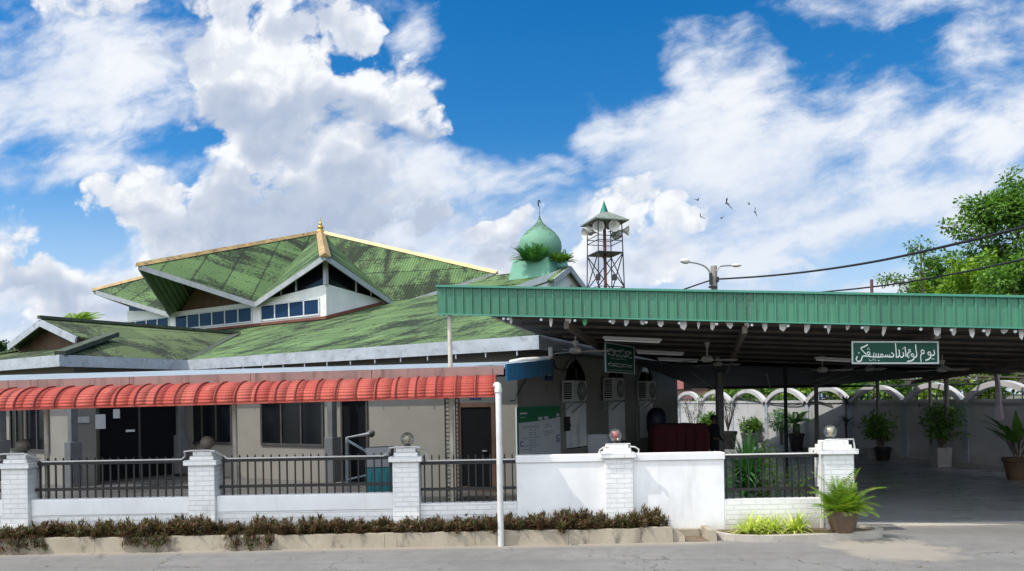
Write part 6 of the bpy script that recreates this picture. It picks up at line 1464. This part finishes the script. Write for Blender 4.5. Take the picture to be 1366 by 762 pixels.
# ================================================================ lamp pole, cables, red post
PD = 45.0; pl = thing('utility_pole', 'grey concrete utility pole carrying two street lamps', 'utility pole', (P(952, 400, PD).x, PD, 0)); px_ = P(952.5, 380, PD).x; zp = lambda py: P(952, py, PD).z
mb = MB(); mb.tube([(px_, PD, 0), (px_, PD, zp(355))], [.28, .20], 12); mb.build('pole', M['polemat'], pl, smooth=True)
for nm, arc_ in (('a', [(948, 372), (946, 362), (940, 355.5), (930, 351.5), (918, 349.8)]), ('b', [(956, 362), (960, 356), (967, 354.6), (976, 354.3)])):
    mb = MB(); mb.tube([P(a, b_, PD - .2) for a, b_ in smoothpts(arc_, 4)], .05, 6); mb.build('lamp_arm', M['galv'], pl, smooth=True)
    a0_, s_ = ((914, 348.5), -1) if nm == 'a' else ((982, 354.2), 1)
    c = P(*a0_, PD - .2); d = Vector((s_, 0, .12 if s_ < 0 else 0)).normalized(); x_ = Vector((0, 1, 0)); y_ = d.cross(x_); rm = Matrix((x_, y_, d)).transposed()
    k_ = 1.0 if s_ < 0 else .62
    mb = MB(); mb.lathe([(.001, .32), (.09, .28), (.17, .1), (.17, -.1), (.10, -.24), (.06, -.28)], c, 14, rot=Matrix((x_, y_ * k_, d)).transposed()); mb.build('lamp_head', M['hornw'], pl, smooth=True)
mb = MB(); mb.box(P(948, 372, PD - .25), (.14, .2, .7)); mb.box(P(957, 373, PD - .22), (.14, .2, .3)); mb.box(P(951, 383, PD - .25), (.5, .12, .12)); mb.build('insulator_bracket', M['darkmetal'], pl)
def cable(pts, r, label):
    q = [P(*p) for p in pts]; n_ = 24; mb = MB()
    mb.tube([Vector((0, 0, 0)) + p for p in smoothpts(q, 8)], r, 6); tag(mb.build('power_cable', M['cable'], loc=q[0], smooth=True), label, 'cable')
cable([(957, 372.5, PD), (1020, 368.5, 41), (1090, 361, 37), (1170, 348.5, 33), (1260, 329, 29), (1366, 303, 25), (1480, 272, 22)], .055, 'thick black cable running right from the utility pole past the tree')
cable([(957, 388, PD + .5), (1040, 393, 41), (1120, 387.5, 37), (1200, 378, 33), (1280, 364, 29), (1366, 346, 25), (1480, 320, 22)], .040, 'thinner black cable, the lower of the two crossing the trees')
cable([(948, 374, PD), (930, 380, 44), (900, 390.5, 42), (860, 405, 40)], .045, 'black cable dropping left from the utility pole')
x = P(1163, 390, 34).x; mb = MB(); mb.tube([(x, 34, 0), (x, 34, P(1163, 373, 34).z)], .07, 8); tag(mb.build('red_post', M['rustred'], loc=(x, 34, 0), smooth=True), 'thin red oxide post sticking up behind the canopy', 'post')

# ================================================================ birds
def bird(px, py, span, roll, yaw, sweep, fold, label):
    d = 26.0; c = P(px, py, d); t = thing('bird', label, 'bird', c, 'birds above the canopy'); rm = Matrix.Rotation(R(roll), 3, 'Y') @ Matrix.Rotation(R(yaw), 3, 'Z'); k = span / 1000 * d
    mb = MB(); L = k * .42
    mb.lathe([(.001, -.5 * L), (.05 * L, -.45 * L), (.12 * L, -.1 * L), (.13 * L, .15 * L), (.09 * L, .32 * L), (.085 * L, .40 * L), (.03 * L, .5 * L), (.001, .56 * L)], c, 10, rot=rm @ Matrix.Rotation(R(-90), 3, 'X'))
    mb.prism([c + rm @ Vector((-.05 * L, -.42 * L, 0)), c + rm @ Vector((.05 * L, -.42 * L, 0)), c + rm @ Vector((.18 * L, -.85 * L, 0)), c + rm @ Vector((0, -.66 * L, 0)), c + rm @ Vector((-.18 * L, -.85 * L, 0))], rm @ Vector((0, 0, .02 * L))); mb.build('body', M['bird'], t, smooth=True)
    for s_ in (-1, 1):
        mb = MB(); w_ = k * .5; f_ = fold * s_
        pts = [(0.04, .12), (.40, .20), (.75, .02 - sweep * .2), (1.0, -sweep * .75), (.70, -.20 - sweep * .25), (.35, -.10), (.04, -.16)]
        P3 = [c + rm @ Vector((s_ * a * w_, b_ * w_, w_ * (.45 * fold * math.sin(a * 2.2)))) for a, b_ in pts]; mb.prism(P3, rm @ Vector((0, 0, .012 * k))); mb.build('wing', M['bird'], t)
bird(930, 267, 11, 20, -70, .6, .5, 'small bird at the upper left of the flock'); bird(969.5, 271.5, 19, 55, 30, .9, .4, 'largest bird, wings spread in an arc, centre of the flock'); bird(999, 272.5, 9, 30, -110, .5, .5, 'smallest dark bird at the upper right of the flock')
bird(1007, 283, 14, 75, 10, .6, .3, 'bird banking steeply at the right end of the flock'); bird(935, 289.5, 12, 40, 20, .9, .5, 'bird at the lower left of the flock'); bird(963, 291, 10, -30, 40, .9, .5, 'pale small bird lowest in the middle of the flock')

# ================================================================ person standing by the thick post
def person(label, c, h=1.66, yaw=0.0):
    t = thing('person', label, 'person', c); s = h / 1.7; V = {}
    J = dict(pel=(0, 0, .95, .135, .10), bel=(0, 0, 1.08, .130, .095), che=(0, .01, 1.26, .150, .105), nsh=(0, .015, 1.40, .105, .075), nek=(0, .005, 1.46, .055, .055), hd0=(0, -.012, 1.53, .070, .078), hd1=(0, -.01, 1.60, .076, .092), hd2=(0, 0, 1.665, .060, .075),
             hl=(-.09, 0, .88, .088, .088), kl=(-.11, -.02, .50, .060, .062), al=(-.12, .03, .09, .040, .042), tl=(-.13, -.12, .035, .036, .024), hr=(.09, 0, .88, .088, .088), kr=(.10, -.05, .50, .060, .062), ar=(.13, .01, .09, .040, .042), tr=(.16, -.13, .035, .036, .024),
             sl=(-.185, .01, 1.375, .058, .058), el=(-.27, .04, 1.12, .043, .043), wl=(-.20, -.16, 1.02, .030, .026), ml=(-.17, -.22, 1.02, .036, .018), sr=(.185, .01, 1.375, .058, .058), er=(.26, .05, 1.11, .043, .043), wr=(.20, -.13, .98, .030, .026), mr=(.18, -.19, .97, .036, .018))
    for sd2, m_ in (('l', -1), ('r', 1)):
        bx, by, bz = J['m' + sd2][:3]
        for i in range(4): J[f'f{sd2}{i}'] = (bx + m_ * .0 + (-.027 + .018 * i), by - .045, bz - .008, .009, .009); J[f'g{sd2}{i}'] = (bx + (-.029 + .019 * i), by - .072 + .008 * abs(i - 1.5), bz - .030, .0075, .0075)
        J[f't{sd2}0'] = (bx - m_ * .042, by - .01, bz + .004, .010, .010); J[f't{sd2}1'] = (bx - m_ * .050, by - .042, bz - .004, .008, .008)
    E = [('pel', 'bel'), ('bel', 'che'), ('che', 'nsh'), ('nsh', 'nek'), ('nek', 'hd0'), ('hd0', 'hd1'), ('hd1', 'hd2')]
    for k in 'lr':
        E += [('pel', 'h' + k), ('h' + k, 'k' + k), ('k' + k, 'a' + k), ('a' + k, 't' + k), ('nsh', 's' + k), ('s' + k, 'e' + k), ('e' + k, 'w' + k), ('w' + k, 'm' + k), ('m' + k, f't{k}0'), (f't{k}0', f't{k}1')]
        for i in range(4): E += [('m' + k, f'f{k}{i}'), (f'f{k}{i}', f'g{k}{i}')]
    nm = list(J); rot = Matrix.Rotation(yaw, 3, 'Z'); me = bpy.data.meshes.new('body'); me.from_pydata([tuple(rot @ Vector(J[n][:3]) * s) for n in nm], [(nm.index(a), nm.index(b_)) for a, b_ in E], [])
    o = link(bpy.data.objects.new('body', me)); md = o.modifiers.new('skin', 'SKIN'); md.use_smooth_shade = True
    for i, n in enumerate(nm): sv_ = me.skin_vertices[0].data[i]; sv_.radius = (J[n][3] * s, J[n][4] * s); sv_.use_root = n == 'pel'
    o.modifiers.new('sub', 'SUBSURF').render_levels = 2; o.modifiers['sub'].levels = 2
    dg = bpy.context.evaluated_depsgraph_get(); m2 = bpy.data.meshes.new_from_object(o.evaluated_get(dg)); o.modifiers.clear(); o.data = m2; m2.name = 'body'
    for k in ('skin', 'shirt', 'trousers', 'iron'): m2.materials.append(M[k])
    inv = rot.inverted()
    for p in m2.polygons:
        q = (inv @ p.center) / s; p.use_smooth = True
        p.material_index = 0 if q.z > 1.455 or (q.y < -.165 and q.z > .9) else (3 if q.z < .09 else (2 if q.z < .96 else 1))
    o.parent = t
    q = lambda v: Vector(c) + rot @ (Vector(v) * s)
    mb = MB(); mb.ball(q((0, .012, 1.635)), .098 * s, 18, sq=1.06); hair = mb.build('hair', M['hair'], t, smooth='all')
    mb = MB(); mb.tube([q((0, -.095, 1.595)), q((0, -.115, 1.565)), q((0, -.098, 1.553))], [.010 * s, .016 * s, .012 * s], 6)
    for m_ in (-1, 1): mb.ball(q((m_ * .082, .01, 1.57)), .022 * s, 8)
    mb.build('face_features', M['skin'], t, smooth='all')
    mb = MB()
    for m_ in (-1, 1): mb.ball(q((m_ * .033, -.086, 1.60)), .012 * s, 8)
    mb.tube([q((-.028, -.094, 1.525)), q((0, -.098, 1.523)), q((.028, -.094, 1.525))], .006 * s, 5); mb.build('eyes_and_mouth', M['hair'], t, smooth='all'); return t
pc = P(952, 560, 22.0); person('person in dark clothes standing beside the thick canopy post', (pc.x, 22.0, .02), 1.64, R(35))
# ================================================================ light
sun = bpy.data.lights.new('sun', 'SUN'); sun.energy = SUN_E; sun.angle = R(.53); sun.color = (1, .955, .88)
so = link(bpy.data.objects.new('sun', sun)); so.rotation_euler = (-SUN).to_track_quat('-Z', 'Y').to_euler()
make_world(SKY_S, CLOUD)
vs = sc.view_settings; vs.view_transform = 'Standard'; vs.look = 'None'; vs.exposure = EXPO; vs.gamma = 1; vs.use_curve_mapping = False
sc.render.engine = 'CYCLES'; cy = sc.cycles
cy.max_bounces = 7; cy.diffuse_bounces = 4; cy.glossy_bounces = 3; cy.transmission_bounces = 4; cy.transparent_max_bounces = 8; cy.caustics_reflective = False; cy.caustics_refractive = False
cy.use_denoising = True; cy.sample_clamp_indirect = 6
